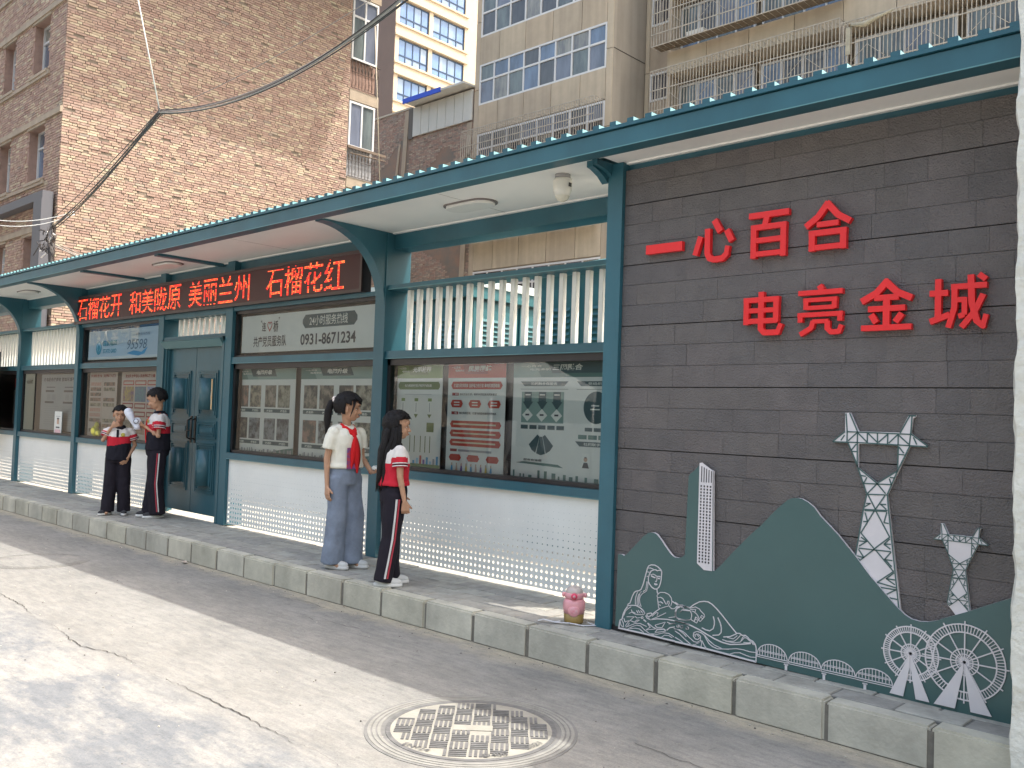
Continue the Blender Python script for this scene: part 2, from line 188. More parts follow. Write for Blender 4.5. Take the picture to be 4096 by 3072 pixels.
ART={"mountain":[[-3.287,0.468],[-3.261,0.47],[-3.241,0.464],[-3.223,0.474],[-3.16,0.538],[-3.107,0.593],[-3.072,0.62],[-3.056,0.625],[-3.04,0.627],[-3.024,0.625],[-3.009,0.619],[-2.981,0.593],[-2.945,0.553],[-2.909,0.517],[-2.893,0.506],[-2.878,0.501],[-2.85,0.502],[-2.823,0.514],[-2.813,0.526],[-2.81,0.649],[-2.808,0.751],[-2.805,0.882],[-2.802,0.976],[-2.792,0.991],[-2.761,1.015],[-2.729,1.049],[-2.643,1.016],[-2.628,0.458],[-2.617,0.46],[-2.581,0.494],[-2.51,0.574],[-2.408,0.681],[-2.341,0.744],[-2.3,0.788],[-2.281,0.81],[-2.229,0.861],[-2.19,0.895],[-2.17,0.904],[-2.152,0.908],[-2.133,0.909],[-2.113,0.907],[-2.075,0.89],[-2.043,0.867],[-2.011,0.827],[-1.967,0.788],[-1.917,0.743],[-1.868,0.691],[-1.823,0.644],[-1.749,0.558],[-1.668,0.477],[-1.612,0.422],[-1.599,0.413],[-1.58,0.397],[-1.547,0.381],[-1.509,0.377],[-1.472,0.382],[-1.431,0.396],[-1.401,0.412],[-1.286,0.466],[-1.166,0.528],[-1.079,0.569],[-1.067,-0.013],[-1.099,-0.012],[-2.349,0.007],[-3.292,0.032]],"facade":[[-2.73,1.057],[-2.713,1.061],[-2.644,1.019],[-2.633,0.457],[-2.684,0.456],[-2.73,0.488]],"lines":[[3,[[-3.108,0.281],[-3.094,0.313],[-3.081,0.36],[-3.067,0.411],[-3.059,0.427],[-3.041,0.436],[-3.017,0.438],[-2.994,0.431],[-2.975,0.419],[-2.966,0.408],[-2.966,0.391],[-2.968,0.361],[-2.973,0.336],[-2.981,0.315],[-2.995,0.301],[-3.013,0.298],[-3.031,0.305],[-3.046,0.318],[-3.057,0.333],[-3.058,0.358],[-3.051,0.381],[-3.04,0.4],[-3.022,0.409],[-3.008,0.412],[-2.999,0.407],[-2.99,0.41],[-2.981,0.413],[-2.968,0.41]]],[2,[[-3.07,0.412],[-3.046,0.417],[-3.025,0.413]]],[2,[[-3.071,0.391],[-3.052,0.391]]],[2,[[-3.07,0.364],[-3.054,0.368],[-3.048,0.379]]],[2,[[-3.042,0.378],[-3.024,0.384],[-3.006,0.378],[-3.005,0.373]]],[4,[[-3.039,0.372],[-3.021,0.366],[-3.009,0.365]]],[3,[[-2.993,0.372],[-2.986,0.377],[-2.974,0.374]]],[4,[[-2.991,0.363],[-2.977,0.364]]],[2,[[-2.998,0.379],[-2.998,0.352],[-3.002,0.341],[-3.01,0.345]]],[5,[[-3.015,0.329],[-3.005,0.325],[-2.995,0.329]]],[2,[[-3.068,0.334],[-3.07,0.307],[-3.075,0.283],[-3.093,0.271]]],[2,[[-3.06,0.333],[-3.061,0.303],[-3.069,0.277],[-3.098,0.257],[-3.113,0.238],[-3.117,0.22],[-3.114,0.2],[-3.104,0.179]]],[3,[[-2.995,0.298],[-2.993,0.281],[-2.987,0.275]]],[3,[[-3.108,0.281],[-3.123,0.271],[-3.144,0.265],[-3.156,0.256],[-3.168,0.234],[-3.179,0.204],[-3.186,0.186],[-3.197,0.181],[-3.204,0.168]]],[2,[[-3.132,0.262],[-3.14,0.246],[-3.147,0.215],[-3.146,0.185]]],[2,[[-3.105,0.269],[-3.125,0.246],[-3.133,0.217],[-3.134,0.187],[-3.129,0.18]]],[2,[[-3.112,0.263],[-3.119,0.244],[-3.125,0.218],[-3.123,0.189],[-3.117,0.18]]],[3,[[-3.204,0.168],[-3.172,0.176],[-3.141,0.18],[-3.113,0.173],[-3.089,0.16],[-3.076,0.144]]],[4,[[-3.203,0.163],[-3.22,0.14],[-3.232,0.115],[-3.24,0.083],[-3.255,0.073],[-3.263,0.026]]],[2,[[-3.228,0.105],[-3.217,0.133],[-3.196,0.154],[-3.177,0.167]]],[2,[[-3.191,0.124],[-3.17,0.136],[-3.151,0.129],[-3.127,0.128],[-3.085,0.135],[-3.076,0.144]]],[2,[[-3.174,0.15],[-3.169,0.138],[-3.146,0.135]]],[2,[[-3.137,0.151],[-3.124,0.136]]],[2,[[-3.125,0.156],[-3.109,0.139]]],[2,[[-3.107,0.156],[-3.091,0.142]]],[2,[[-3.092,0.157],[-3.078,0.149]]],[2,[[-2.985,0.275],[-2.971,0.285],[-2.942,0.289],[-2.913,0.282],[-2.895,0.265],[-2.89,0.242],[-2.896,0.219]]],[2,[[-2.985,0.275],[-2.994,0.262],[-2.989,0.25],[-2.97,0.257],[-2.952,0.251],[-2.94,0.236],[-2.931,0.223],[-2.922,0.227],[-2.92,0.242],[-2.911,0.243],[-2.908,0.232],[-2.914,0.219]]],[2,[[-2.99,0.247],[-2.985,0.221],[-2.98,0.193],[-2.974,0.189]]],[3,[[-2.984,0.226],[-2.975,0.228]]],[3,[[-2.969,0.231],[-2.951,0.224]]],[2,[[-2.977,0.213],[-2.968,0.208]]],[3,[[-2.89,0.247],[-2.854,0.233],[-2.814,0.233],[-2.772,0.228]]],[2,[[-2.974,0.189],[-2.939,0.205],[-2.908,0.217],[-2.893,0.203],[-2.873,0.206],[-2.854,0.226]]],[3,[[-2.974,0.188],[-3.002,0.167],[-3.025,0.146],[-3.048,0.127],[-3.061,0.135],[-3.061,0.144],[-3.032,0.155],[-3.025,0.146]]],[2,[[-3.025,0.136],[-2.996,0.163],[-2.982,0.163],[-2.99,0.147]]],[2,[[-2.929,0.173],[-2.978,0.144],[-3.036,0.114]]],[3,[[-3.07,0.133],[-3.06,0.12],[-3.036,0.114],[-2.989,0.128],[-2.92,0.137],[-2.862,0.138],[-2.806,0.136],[-2.767,0.134]]],[2,[[-2.908,0.149],[-2.863,0.162]]],[3,[[-2.863,0.162],[-2.864,0.188],[-2.853,0.212],[-2.831,0.225],[-2.814,0.221],[-2.808,0.215]]],[2,[[-2.833,0.194],[-2.819,0.208],[-2.772,0.211]]],[3,[[-2.863,0.162],[-2.84,0.152],[-2.795,0.155],[-2.767,0.162]]],[2,[[-3.255,0.075],[-3.248,0.046],[-3.235,0.034]]],[2,[[-3.243,0.078],[-3.23,0.06],[-3.226,0.035]]],[2,[[-3.206,0.102],[-3.151,0.111],[-3.196,0.071],[-3.213,0.047],[-3.204,0.039],[-3.186,0.068]]],[2,[[-3.228,0.09],[-3.217,0.067],[-3.208,0.074],[-3.181,0.084],[-3.15,0.079]]],[2,[[-3.145,0.115],[-3.132,0.107],[-3.108,0.114]]],[2,[[-3.15,0.079],[-3.132,0.095],[-3.114,0.098],[-3.138,0.081],[-3.15,0.079]]],[2,[[-3.21,0.038],[-3.167,0.061],[-3.143,0.073],[-3.107,0.079],[-3.061,0.07]]],[2,[[-3.197,0.03],[-3.161,0.052],[-3.131,0.065],[-3.103,0.065],[-3.076,0.048],[-3.039,0.032],[-3.01,0.031]]],[2,[[-3.179,0.036],[-3.142,0.045],[-3.112,0.046],[-3.081,0.032]]],[2,[[-3.056,0.091],[-3.035,0.07],[-3.064,0.05]]],[2,[[-3.053,0.092],[-3.017,0.074],[-2.987,0.067]]],[2,[[-3.064,0.049],[-2.999,0.067],[-2.941,0.078],[-2.929,0.073]]],[2,[[-3.003,0.088],[-2.931,0.119],[-2.953,0.083],[-2.99,0.078],[-3.003,0.088]]],[2,[[-2.919,0.121],[-2.896,0.117],[-2.865,0.123],[-2.907,0.113]]],[3,[[-2.92,0.074],[-2.901,0.092],[-2.867,0.103]]],[2,[[-3.001,0.047],[-2.987,0.064],[-2.941,0.075],[-2.926,0.068],[-2.963,0.056],[-3.001,0.047]]],[2,[[-3.039,0.032],[-2.986,0.038],[-2.94,0.056],[-2.905,0.058],[-2.871,0.045]]],[2,[[-2.872,0.093],[-2.838,0.09],[-2.809,0.078],[-2.787,0.061]]],[2,[[-3.087,0.117],[-3.089,0.113],[-3.094,0.11],[-3.099,0.111],[-3.102,0.115],[-3.1,0.119],[-3.095,0.122],[-3.089,0.121],[-3.087,0.117]]],[2,[[-2.838,0.113],[-2.84,0.108],[-2.845,0.105],[-2.851,0.105],[-2.853,0.11],[-2.851,0.115],[-2.846,0.118],[-2.84,0.117],[-2.838,0.113]]],[2,[[-2.81,0.114],[-2.813,0.107],[-2.82,0.103],[-2.827,0.105],[-2.83,0.11],[-2.827,0.117],[-2.82,0.121],[-2.813,0.119],[-2.81,0.114]]],[2,[[-2.775,0.112],[-2.777,0.106],[-2.783,0.103],[-2.79,0.104],[-2.792,0.108],[-2.79,0.114],[-2.784,0.118],[-2.778,0.117],[-2.775,0.112]]],[4,[[-3.084,0.106],[-3.065,0.097]]],[3,[[-2.869,0.244],[-2.842,0.233],[-2.821,0.236],[-2.8,0.231],[-2.769,0.23],[-2.743,0.252],[-2.708,0.273],[-2.678,0.281],[-2.652,0.282],[-2.627,0.273],[-2.601,0.256],[-2.561,0.223],[-2.511,0.176],[-2.471,0.141]]],[2,[[-2.769,0.227],[-2.733,0.24],[-2.707,0.233],[-2.696,0.222],[-2.675,0.208],[-2.672,0.195],[-2.699,0.164],[-2.71,0.169]]],[2,[[-2.768,0.221],[-2.73,0.227],[-2.734,0.213]]],[3,[[-2.864,0.166],[-2.865,0.197],[-2.853,0.22],[-2.832,0.228],[-2.816,0.224],[-2.81,0.214]]],[2,[[-2.832,0.194],[-2.823,0.207],[-2.81,0.214],[-2.768,0.214],[-2.757,0.198],[-2.756,0.181],[-2.761,0.164],[-2.792,0.156],[-2.835,0.155],[-2.867,0.161]]],[2,[[-2.758,0.214],[-2.742,0.212],[-2.724,0.202],[-2.712,0.188],[-2.715,0.166],[-2.722,0.151],[-2.74,0.157],[-2.761,0.164]]],[3,[[-2.728,0.185],[-2.738,0.159]]],[2,[[-2.69,0.201],[-2.71,0.171]]],[1.5,[[-2.733,0.171],[-2.715,0.168]]],[1.5,[[-2.727,0.181],[-2.712,0.178]]],[1.5,[[-2.695,0.189],[-2.685,0.182]]],[1.5,[[-2.688,0.199],[-2.676,0.192]]],[3,[[-2.617,0.207],[-2.609,0.184],[-2.609,0.163],[-2.615,0.14],[-2.637,0.123],[-2.663,0.124],[-2.688,0.131]]],[3,[[-2.588,0.206],[-2.572,0.178],[-2.564,0.153],[-2.565,0.127],[-2.58,0.111],[-2.618,0.102]]],[3.5,[[-2.866,0.138],[-2.813,0.137],[-2.76,0.131],[-2.708,0.118],[-2.657,0.101],[-2.606,0.085],[-2.557,0.075],[-2.508,0.073],[-2.45,0.085],[-2.385,0.102]]],[3,[[-2.471,0.141],[-2.452,0.144],[-2.437,0.136],[-2.419,0.14],[-2.402,0.132],[-2.392,0.122],[-2.373,0.117],[-2.357,0.103],[-2.351,0.083],[-2.35,0.012]]],[3,[[-2.55,0.106],[-2.509,0.116],[-2.471,0.138]]],[2,[[-2.557,0.09],[-2.527,0.087],[-2.484,0.095],[-2.465,0.112],[-2.447,0.134]]],[2,[[-2.528,0.108],[-2.489,0.107],[-2.466,0.129]]],[2,[[-2.537,0.085],[-2.484,0.087],[-2.446,0.098],[-2.432,0.127],[-2.418,0.138]]],[2,[[-2.441,0.104],[-2.423,0.126],[-2.409,0.127],[-2.394,0.117],[-2.38,0.111],[-2.399,0.103],[-2.427,0.1]]],[3,[[-2.378,0.114],[-2.37,0.1]]],[3,[[-2.366,0.11],[-2.363,0.098]]],[2,[[-2.864,0.091],[-2.833,0.093],[-2.801,0.083],[-2.769,0.062],[-2.737,0.044],[-2.716,0.044],[-2.696,0.058],[-2.694,0.081],[-2.713,0.093]]],[2.5,[[-2.707,0.078],[-2.72,0.091],[-2.733,0.082],[-2.725,0.075]]],[2.5,[[-2.697,0.076],[-2.712,0.06],[-2.73,0.061],[-2.742,0.076],[-2.738,0.095],[-2.718,0.105],[-2.693,0.103],[-2.672,0.094],[-2.661,0.078],[-2.64,0.052],[-2.615,0.039],[-2.585,0.034],[-2.517,0.044]]],[2,[[-2.864,0.08],[-2.832,0.068],[-2.799,0.047],[-2.757,0.024]]],[2,[[-2.694,0.063],[-2.686,0.043],[-2.69,0.024]]],[2,[[-2.686,0.06],[-2.67,0.037],[-2.657,0.02]]],[2,[[-2.669,0.094],[-2.641,0.069],[-2.605,0.05],[-2.556,0.04],[-2.517,0.046],[-2.469,0.058],[-2.426,0.06],[-2.388,0.057],[-2.355,0.06]]],[2,[[-2.511,0.019],[-2.482,0.033],[-2.449,0.04],[-2.411,0.033],[-2.383,0.03],[-2.355,0.034]]],[2,[[-2.863,0.044],[-2.836,0.036],[-2.809,0.025]]],[1.5,[[-2.757,0.02],[-2.726,0.031],[-2.701,0.046]]],[5,[[-2.862,0.02],[-2.655,0.02],[-2.511,0.016],[-2.349,0.011]]],[5,[[-3.267,0.024],[-3.081,0.025],[-2.939,0.022],[-2.864,0.022]]],[2,[[-2.957,0.026],[-2.934,0.043],[-2.905,0.046],[-2.882,0.038]]],[2,[[-2.835,0.114],[-2.837,0.108],[-2.843,0.105],[-2.848,0.106],[-2.851,0.111],[-2.848,0.116],[-2.843,0.119],[-2.837,0.118],[-2.835,0.114]]],[2,[[-2.81,0.114],[-2.813,0.108],[-2.819,0.104],[-2.826,0.105],[-2.829,0.111],[-2.826,0.117],[-2.82,0.12],[-2.813,0.119],[-2.81,0.114]]],[2,[[-2.773,0.113],[-2.776,0.107],[-2.782,0.104],[-2.788,0.105],[-2.791,0.109],[-2.789,0.115],[-2.782,0.119],[-2.776,0.118],[-2.773,0.113]]]],"arches":[[[-2.346,0.044],[-2.263,0.12],[-2.172,0.046]],[[-2.166,0.046],[-2.09,0.116],[-1.989,0.041]],[[-1.988,0.042],[-1.911,0.112],[-1.811,0.036]],[[-1.81,0.038],[-1.736,0.108],[-1.629,0.029]]],"piers":[[-2.178,0.033],[-1.972,0.03],[-1.763,0.027]],"wheelA":{"c":[-1.548,0.218],"rr":[[-1.424,0.238],[-1.55,0.348],[-1.671,0.212],[-1.55,0.086]],"hub":[-1.505,0.224],"legs":[[[-1.55,0.209],[-1.565,0.179],[-1.64,0.022],[-1.64,-0.003],[-1.578,-0.008],[-1.56,0.18]],[[-1.547,0.21],[-1.533,0.185],[-1.458,-0.01],[-1.522,-0.011],[-1.54,0.173]]]},"wheelB":{"c":[-1.308,0.228],"rr":[[-1.138,0.242],[-1.31,0.405],[-1.476,0.224],[-1.313,0.053]],"hub":[-1.247,0.237],"legs":[[[-1.308,0.222],[-1.438,-0.009],[-1.339,-0.012],[-1.313,0.195]],[[-1.306,0.222],[-1.185,-0.012],[-1.28,-0.012],[-1.3,0.197]]]},"tower_plate":[[-1.896,1.363],[-1.869,1.364],[-1.825,1.271],[-1.623,1.272],[-1.582,1.356],[-1.548,1.357],[-1.548,1.35],[-1.56,1.344],[-1.57,1.271],[-1.487,1.207],[-1.517,1.209],[-1.571,1.21],[-1.676,0.964],[-1.667,0.89],[-1.602,0.41],[-1.613,0.382],[-1.828,0.633],[-1.793,0.878],[-1.777,0.961],[-1.822,1.079],[-1.878,1.212],[-1.958,1.213],[-1.894,1.267]],"tower_hole":[[-1.824,1.208],[-1.628,1.211],[-1.629,1.088],[-1.727,1.016],[-1.824,1.088]],"tower_lines":[[[-1.891,1.36],[-1.883,1.267],[-1.883,1.216]],[[-1.872,1.362],[-1.83,1.269]],[[-1.883,1.267],[-1.574,1.265]],[[-1.958,1.213],[-1.894,1.267]],[[-1.959,1.213],[-1.827,1.214],[-1.631,1.211],[-1.517,1.209],[-1.489,1.208]],[[-1.565,1.356],[-1.57,1.268],[-1.576,1.212]],[[-1.576,1.355],[-1.62,1.27]],[[-1.582,1.355],[-1.548,1.355]],[[-1.57,1.268],[-1.489,1.21]],[[-1.915,1.221],[-1.896,1.249]],[[-1.557,1.251],[-1.541,1.217]],[[-1.83,1.269],[-1.83,1.214]],[[-1.78,1.266],[-1.78,1.216]],[[-1.73,1.266],[-1.729,1.214]],[[-1.679,1.265],[-1.68,1.213]],[[-1.629,1.265],[-1.629,1.211]],[[-1.877,1.221],[-1.833,1.263]],[[-1.828,1.263],[-1.782,1.219]],[[-1.777,1.263],[-1.731,1.22]],[[-1.725,1.219],[-1.681,1.26]],[[-1.674,1.218],[-1.632,1.261]],[[-1.626,1.258],[-1.579,1.217]],[[-1.878,1.213],[-1.838,1.124],[-1.822,1.081],[-1.777,0.961]],[[-1.83,1.214],[-1.828,1.091]],[[-1.86,1.174],[-1.835,1.206]],[[-1.858,1.168],[-1.833,1.168]],[[-1.573,1.209],[-1.626,1.092],[-1.676,0.967]],[[-1.627,1.206],[-1.629,1.1]],[[-1.624,1.201],[-1.601,1.172]],[[-1.625,1.165],[-1.598,1.164]],[[-1.824,1.088],[-1.727,1.016],[-1.628,1.085]],[[-1.794,1.011],[-1.655,1.015]],[[-1.727,1.015],[-1.774,0.962]],[[-1.727,1.015],[-1.685,0.969]],[[-1.777,0.958],[-1.676,0.963]],[[-1.771,0.956],[-1.733,0.887]],[[-1.687,0.96],[-1.733,0.887]],[[-1.787,0.882],[-1.674,0.887]],[[-1.808,1.05],[-1.784,1.047]],[[-1.778,1.043],[-1.794,1.011]],[[-1.668,1.044],[-1.659,1.018]],[[-1.666,1.05],[-1.642,1.049]],[[-1.787,0.894],[-1.758,0.915]],[[-1.71,0.916],[-1.68,0.892]],[[-1.707,0.914],[-1.681,0.916]],[[-1.779,0.913],[-1.758,0.913]],[[-1.777,0.958],[-1.793,0.878],[-1.828,0.642]],[[-1.676,0.963],[-1.669,0.89],[-1.609,0.401]],[[-1.787,0.876],[-1.677,0.882]],[[-1.739,0.878],[-1.803,0.763],[-1.735,0.692],[-1.661,0.758],[-1.73,0.878]],[[-1.813,0.686],[-1.653,0.688]],[[-1.735,0.69],[-1.811,0.621]],[[-1.729,0.688],[-1.64,0.594],[-1.717,0.53]],[[-1.717,0.53],[-1.627,0.517]],[[-1.702,0.508],[-1.624,0.507]],[[-1.672,0.478],[-1.624,0.509]],[[-1.657,0.464],[-1.619,0.462]],[[-1.784,0.867],[-1.771,0.823],[-1.792,0.821]],[[-1.677,0.878],[-1.69,0.826],[-1.667,0.824]],[[-1.802,0.742],[-1.772,0.725],[-1.811,0.696]],[[-1.811,0.722],[-1.778,0.723]],[[-1.66,0.75],[-1.688,0.72],[-1.656,0.7]],[[-1.683,0.722],[-1.655,0.724]],[[-1.813,0.68],[-1.785,0.642],[-1.819,0.647]],[[-1.653,0.686],[-1.684,0.646],[-1.646,0.646]],[[-1.681,0.647],[-1.649,0.616]],[[-1.637,0.588],[-1.674,0.554],[-1.632,0.554]],[[-1.674,0.554],[-1.632,0.531]],[[-1.806,0.63],[-1.825,0.637]]],"smallmap":[[[-1.896,1.363],[-1.569,1.356],[-1.777,0.961],[-1.676,0.964]],[[-1.426,0.851],[-1.258,0.847],[-1.368,0.646],[-1.314,0.654]]]}
CAB={'knot': [-11.163, 5.105, 5.042], 'tr': [-6.259, 5.18, 5.12], 'bl': [-18.499, 6.468, 4.629], 'tl': [-10.889, 4.608, 6.36], 'w1': [-18.92, 5.38, 4.716], 'w2': [-17.989, 6.656, 4.966], 'd1': [-13.928, 10.55, 8.888], 'd2': [-13.858, 10.783, 5.627], 'mess': [-21.127, 7.35, 4.79]}
# ================= SETTING =================
def roadmat():
    m=bpy.data.materials.new('road_concrete'); m.use_nodes=True; n=m.node_tree; b=n.nodes['Principled BSDF']; L=n.links.new
    ge=n.nodes.new('ShaderNodeNewGeometry'); sp=n.nodes.new('ShaderNodeSeparateXYZ'); L(ge.outputs['Position'],sp.inputs[0])
    def nz(sc,det=8,rough=.65,st=(1,1,1)):
        mp=n.nodes.new('ShaderNodeMapping'); mp.inputs['Scale'].default_value=st; L(ge.outputs['Position'],mp.inputs[0])
        t=n.nodes.new('ShaderNodeTexNoise'); t.inputs['Scale'].default_value=sc; t.inputs['Detail'].default_value=det; t.inputs['Roughness'].default_value=rough; L(mp.outputs[0],t.inputs['Vector']); return t.outputs[0]
    def ramp(x,p0,c0,p1,c1):
        r=n.nodes.new('ShaderNodeValToRGB'); r.color_ramp.elements[0].position=p0; r.color_ramp.elements[1].position=p1
        r.color_ramp.elements[0].color=(*c0,1); r.color_ramp.elements[1].color=(*c1,1); L(x,r.inputs[0]); return r.outputs[0]
    def mix(f,a,c,bl='MIX'):
        x=n.nodes.new('ShaderNodeMix'); x.data_type='RGBA'; x.blend_type=bl
        if isinstance(f,float): x.inputs[0].default_value=f
        else: L(f,x.inputs[0])
        L(a,x.inputs[6]); L(c,x.inputs[7]); return x.outputs[2]
    smooth=ramp(nz(2.3),.35,(.195,.190,.175),.65,(.250,.243,.224))
    worn=ramp(nz(2.0,10,.72,(.8,1.5,1)),.43,(.150,.158,.165),.56,(.252,.247,.230))
    # boundary between the two concrete pours at y=2.32, wandering a little
    ma=n.nodes.new('ShaderNodeMath'); ma.operation='MULTIPLY_ADD'; L(nz(1.2,5),ma.inputs[0]); ma.inputs[1].default_value=.5; L(sp.outputs[1],ma.inputs[2])
    mask=n.nodes.new('ShaderNodeMapRange'); mask.inputs[1].default_value=2.35; mask.inputs[2].default_value=2.62; L(ma.outputs[0],mask.inputs[0])
    col=mix(mask.outputs[0],worn,smooth)
    # dusty deposit beside the kerb
    md=n.nodes.new('ShaderNodeMath'); md.operation='MULTIPLY_ADD'; L(nz(3.0,6),md.inputs[0]); md.inputs[1].default_value=.45; L(sp.outputs[1],md.inputs[2])
    dm=n.nodes.new('ShaderNodeMapRange'); dm.inputs[1].default_value=4.18; dm.inputs[2].default_value=4.34; L(md.outputs[0],dm.inputs[0])
    dust=n.nodes.new('ShaderNodeRGB'); dust.outputs[0].default_value=(.36,.325,.25,1); col=mix(dm.outputs[0],col,dust.outputs[0])
    stain=ramp(nz(26,3),.30,(.62,.62,.62),.42,(1,1,1)); col=mix(.55,col,stain,'MULTIPLY')
    brush=ramp(nz(1.0,9,.75,(5,26,1)),.38,(.80,.81,.83),.60,(1.10,1.09,1.07)); col=mix(.8,col,brush,'MULTIPLY')
    blot=ramp(nz(9,9,.8,(1,2.2,1)),.36,(.72,.74,.76),.50,(1,1,1)); col=mix(.6,col,blot,'MULTIPLY')
    chalk=ramp(nz(14,6,.8,(.7,2.6,1)),.66,(1,1,1),.74,(1.28,1.27,1.24)); col=mix(.8,col,chalk,'MULTIPLY')
    fine=ramp(nz(150,2,.5),.3,(.86,.86,.86),.7,(1.08,1.08,1.08)); col=mix(1.0,col,fine,'MULTIPLY')
    L(col,b.inputs['Base Color']); b.inputs['Roughness'].default_value=.88
    bp=n.nodes.new('ShaderNodeBump'); bp.inputs['Strength'].default_value=.7; bp.inputs['Distance'].default_value=.007
    ad=n.nodes.new('ShaderNodeMath'); L(nz(35,8,.75),ad.inputs[0]); L(nz(6,5),ad.inputs[1]); L(ad.outputs[0],bp.inputs['Height']); L(bp.outputs[0],b.inputs['Normal'])
    return m
ROADM=roadmat()
RZ=-.19
road=MB().quad((-300,-300,RZ),(300,-300,RZ),(300,4.2,RZ),(-300,4.2,RZ)).build('road',ROADM,kind='structure')
CONC=mat('yard_concrete',(.42,.40,.35),.9,var=.15,scale=2)
MB().quad((-300,5.055,-.012),(300,5.055,-.012),(300,500,-.012),(-300,500,-.012)).build('ground',CONC,kind='structure')
# joint crack in the road
CR=mat('crack_dark',(.035,.03,.025),.95)
crk=[(-7.51,2.38),(-6.96,2.36),(-6.51,2.29),(-6.19,2.31),(-5.81,2.25),(-5.6,2.24),(-5.47,2.28),(-5.4,2.30),(-5.33,2.32),(-5.09,2.33),(-4.97,2.31),(-4.9,2.32),(-4.79,2.31),(-4.61,2.32),(-4.45,2.32),(-4.27,2.32),(-4.14,2.32),(-4.0,2.32),(-3.89,2.33),(-3.76,2.32),(-3.69,2.31),(-3.59,2.315),(-3.48,2.31),(-3.38,2.30),(-3.34,2.32),(-3.27,2.325),(-3.2,2.32),(-3.12,2.31),(-3.06,2.29),(-2.9,2.3)]
rr=random.Random(3); fine=[]
for (a,b),(c,d) in zip(crk,crk[1:]):
    k=max(2,int((c-a)/.03))
    for i in range(k): t=i/k; fine.append((a+(c-a)*t,b+(d-b)*t+rr.uniform(-.010,.010)))
cb=MB()
for i,((a,b),(c,d)) in enumerate(zip(fine,fine[1:])):
    wd=max(.0003,.0016+.0018*math.sin(i*.13)+rr.uniform(-.0012,.0012)); w2=max(.0003,.0016+.0018*math.sin((i+1)*.13))
    if rr.random()>.06: cb.quad((a,b-wd,RZ+.004),(c,d-w2,RZ+.004),(c,d+w2,RZ+.004),(a,b+wd,RZ+.004))
cb.build('crack',CR,road)
cb=MB(); x,y=-8.6,3.05
for (ax,ay,n_,dx,dy) in [(-5.5,3.7,12,.05,.004),(-2.4,3.45,12,.05,-.006),(-6.2,3.95,12,.06,.004)]:
    px,py=ax,ay
    for i in range(n_):
        qx,qy=px+dx*rr.uniform(.5,1.3),py+dy+rr.uniform(-.025,.025); cb.quad((px,py-.0018,RZ+.004),(qx,qy-.0018,RZ+.004),(qx,qy+.0018,RZ+.004),(px,py+.0018,RZ+.004)); px,py=qx,qy
cb.build('hairline_crack',CR,road,kind='stuff')
# stones, chips and scraps on the road
gb=MB()
for i in range(420):
    x=rr.uniform(-11,-.3); y=rr.choice([rr.gauss(4.08,.05),rr.uniform(1.6,4.1)]); s=rr.uniform(.002,.0065)
    if y>4.15: continue
    gb.ell((x,y,RZ+s*.4),(s,s*rr.uniform(.6,1),s*.6),6,4,mi=rr.randrange(3))
gb.build('loose_grit',[mat('grit_a',(.45,.42,.36),.9),mat('grit_b',(.12,.11,.10),.9),mat('grit_c',(.3,.28,.25),.9)],road,kind='stuff')
# kerb
kerb=thing('kerb','','')
for k in ('label','category'): del kerb[k]
kerb['kind']='structure'
PB=.4745
for i in range(36):
    x1=-.875-PB*i+(.0 if i else 0); x0=x1-PB+.010
    mb=MB(); dz=rr.uniform(-.004,.003); dy=rr.uniform(-.004,.004)
    n_=5; top=[]
    me=mb.box(x0,x1,4.16+dy,4.275,-.195,dz).mesh('kerb_block',KERBM[rr.randrange(4)]); bevel(me,.011,2)
    if i==0:
        for v in me.vertices: pass
    put('kerb_block',me,kerb)
MB().box(-18,-.87,4.168,4.27,-.195,-.022).build('kerb_mortar',mat('kerb_mortar',(.17,.155,.13),.95,var=.3,scale=20),kerb)
# pavement
pav=MB().box(-18,-.6,4.2751,5.05,-.12,-.008).build('pavement',MORT,kind='structure')
pm={}
for j in range(5):
    y0=4.285+j*.154; x=-.95-(.15 if j%2 else 0)
    while x>-17.5:
        L_=.30
        key=(rr.randrange(4),rr.randrange(3))
        if key not in pm:
            me=MB().box(-L_/2+.004,L_/2-.004,-.0735,.0735,-.02,0).mesh('paver',PAVE[key[0]]); pm[key]=bevel(me,.004,1)
        put('paver',pm[key],pav,loc=(x-L_/2,y0+.077,rr.uniform(-.006,.001)),rot=(rr.uniform(-.012,.012),rr.uniform(-.008,.008),rr.uniform(-.006,.006)))
        x-=L_
# ================= SHELTER / SERVICE KIOSK =================
G='teal steel service kiosk with canopy, showcases and white perforated panels along the pavement'
K=thing('service_kiosk',G,'kiosk',loc=(0,0,0))
F=5.07
POST=[(-6.455,-6.312),(-15.62,-15.50)]         # bracketed posts
THIN=[(-9.13,-8.985),(-10.755,-10.62),(-13.285,-13.165)]
def bracket_post(x0,x1,yf=5.02,yb=5.30,arch=True):
    MB().box(x0,x1,yf,yb,0,2.9).build('post',TEAL,K)
    pts=[(4.335,2.903),(4.335,2.890)]
    # concave curve from the front beam down to the post
    for i in range(0,15):
        t=i/14; a=t*math.pi/2
        pts.append((4.36+(yf-4.36)*math.sin(a)**1.15,2.888-(2.888-2.23)*(1-math.cos(a))**1.1))
    pts+= [(yf+.001,2.903)]
    if arch: MB().prismX(pts,x0+.012,x1-.012).build('bracket',TEAL,K)
for a,b in POST: bracket_post(a,b)
bracket_post(-13.285,-13.165)
for a,b in THIN[:2]: MB().box(a,b,5.035,5.25,0,2.9).build('post',TEAL,K)
MB().box(-18.35,-18.25,5.02,5.3,0,2.9).build('post',TEAL,K)
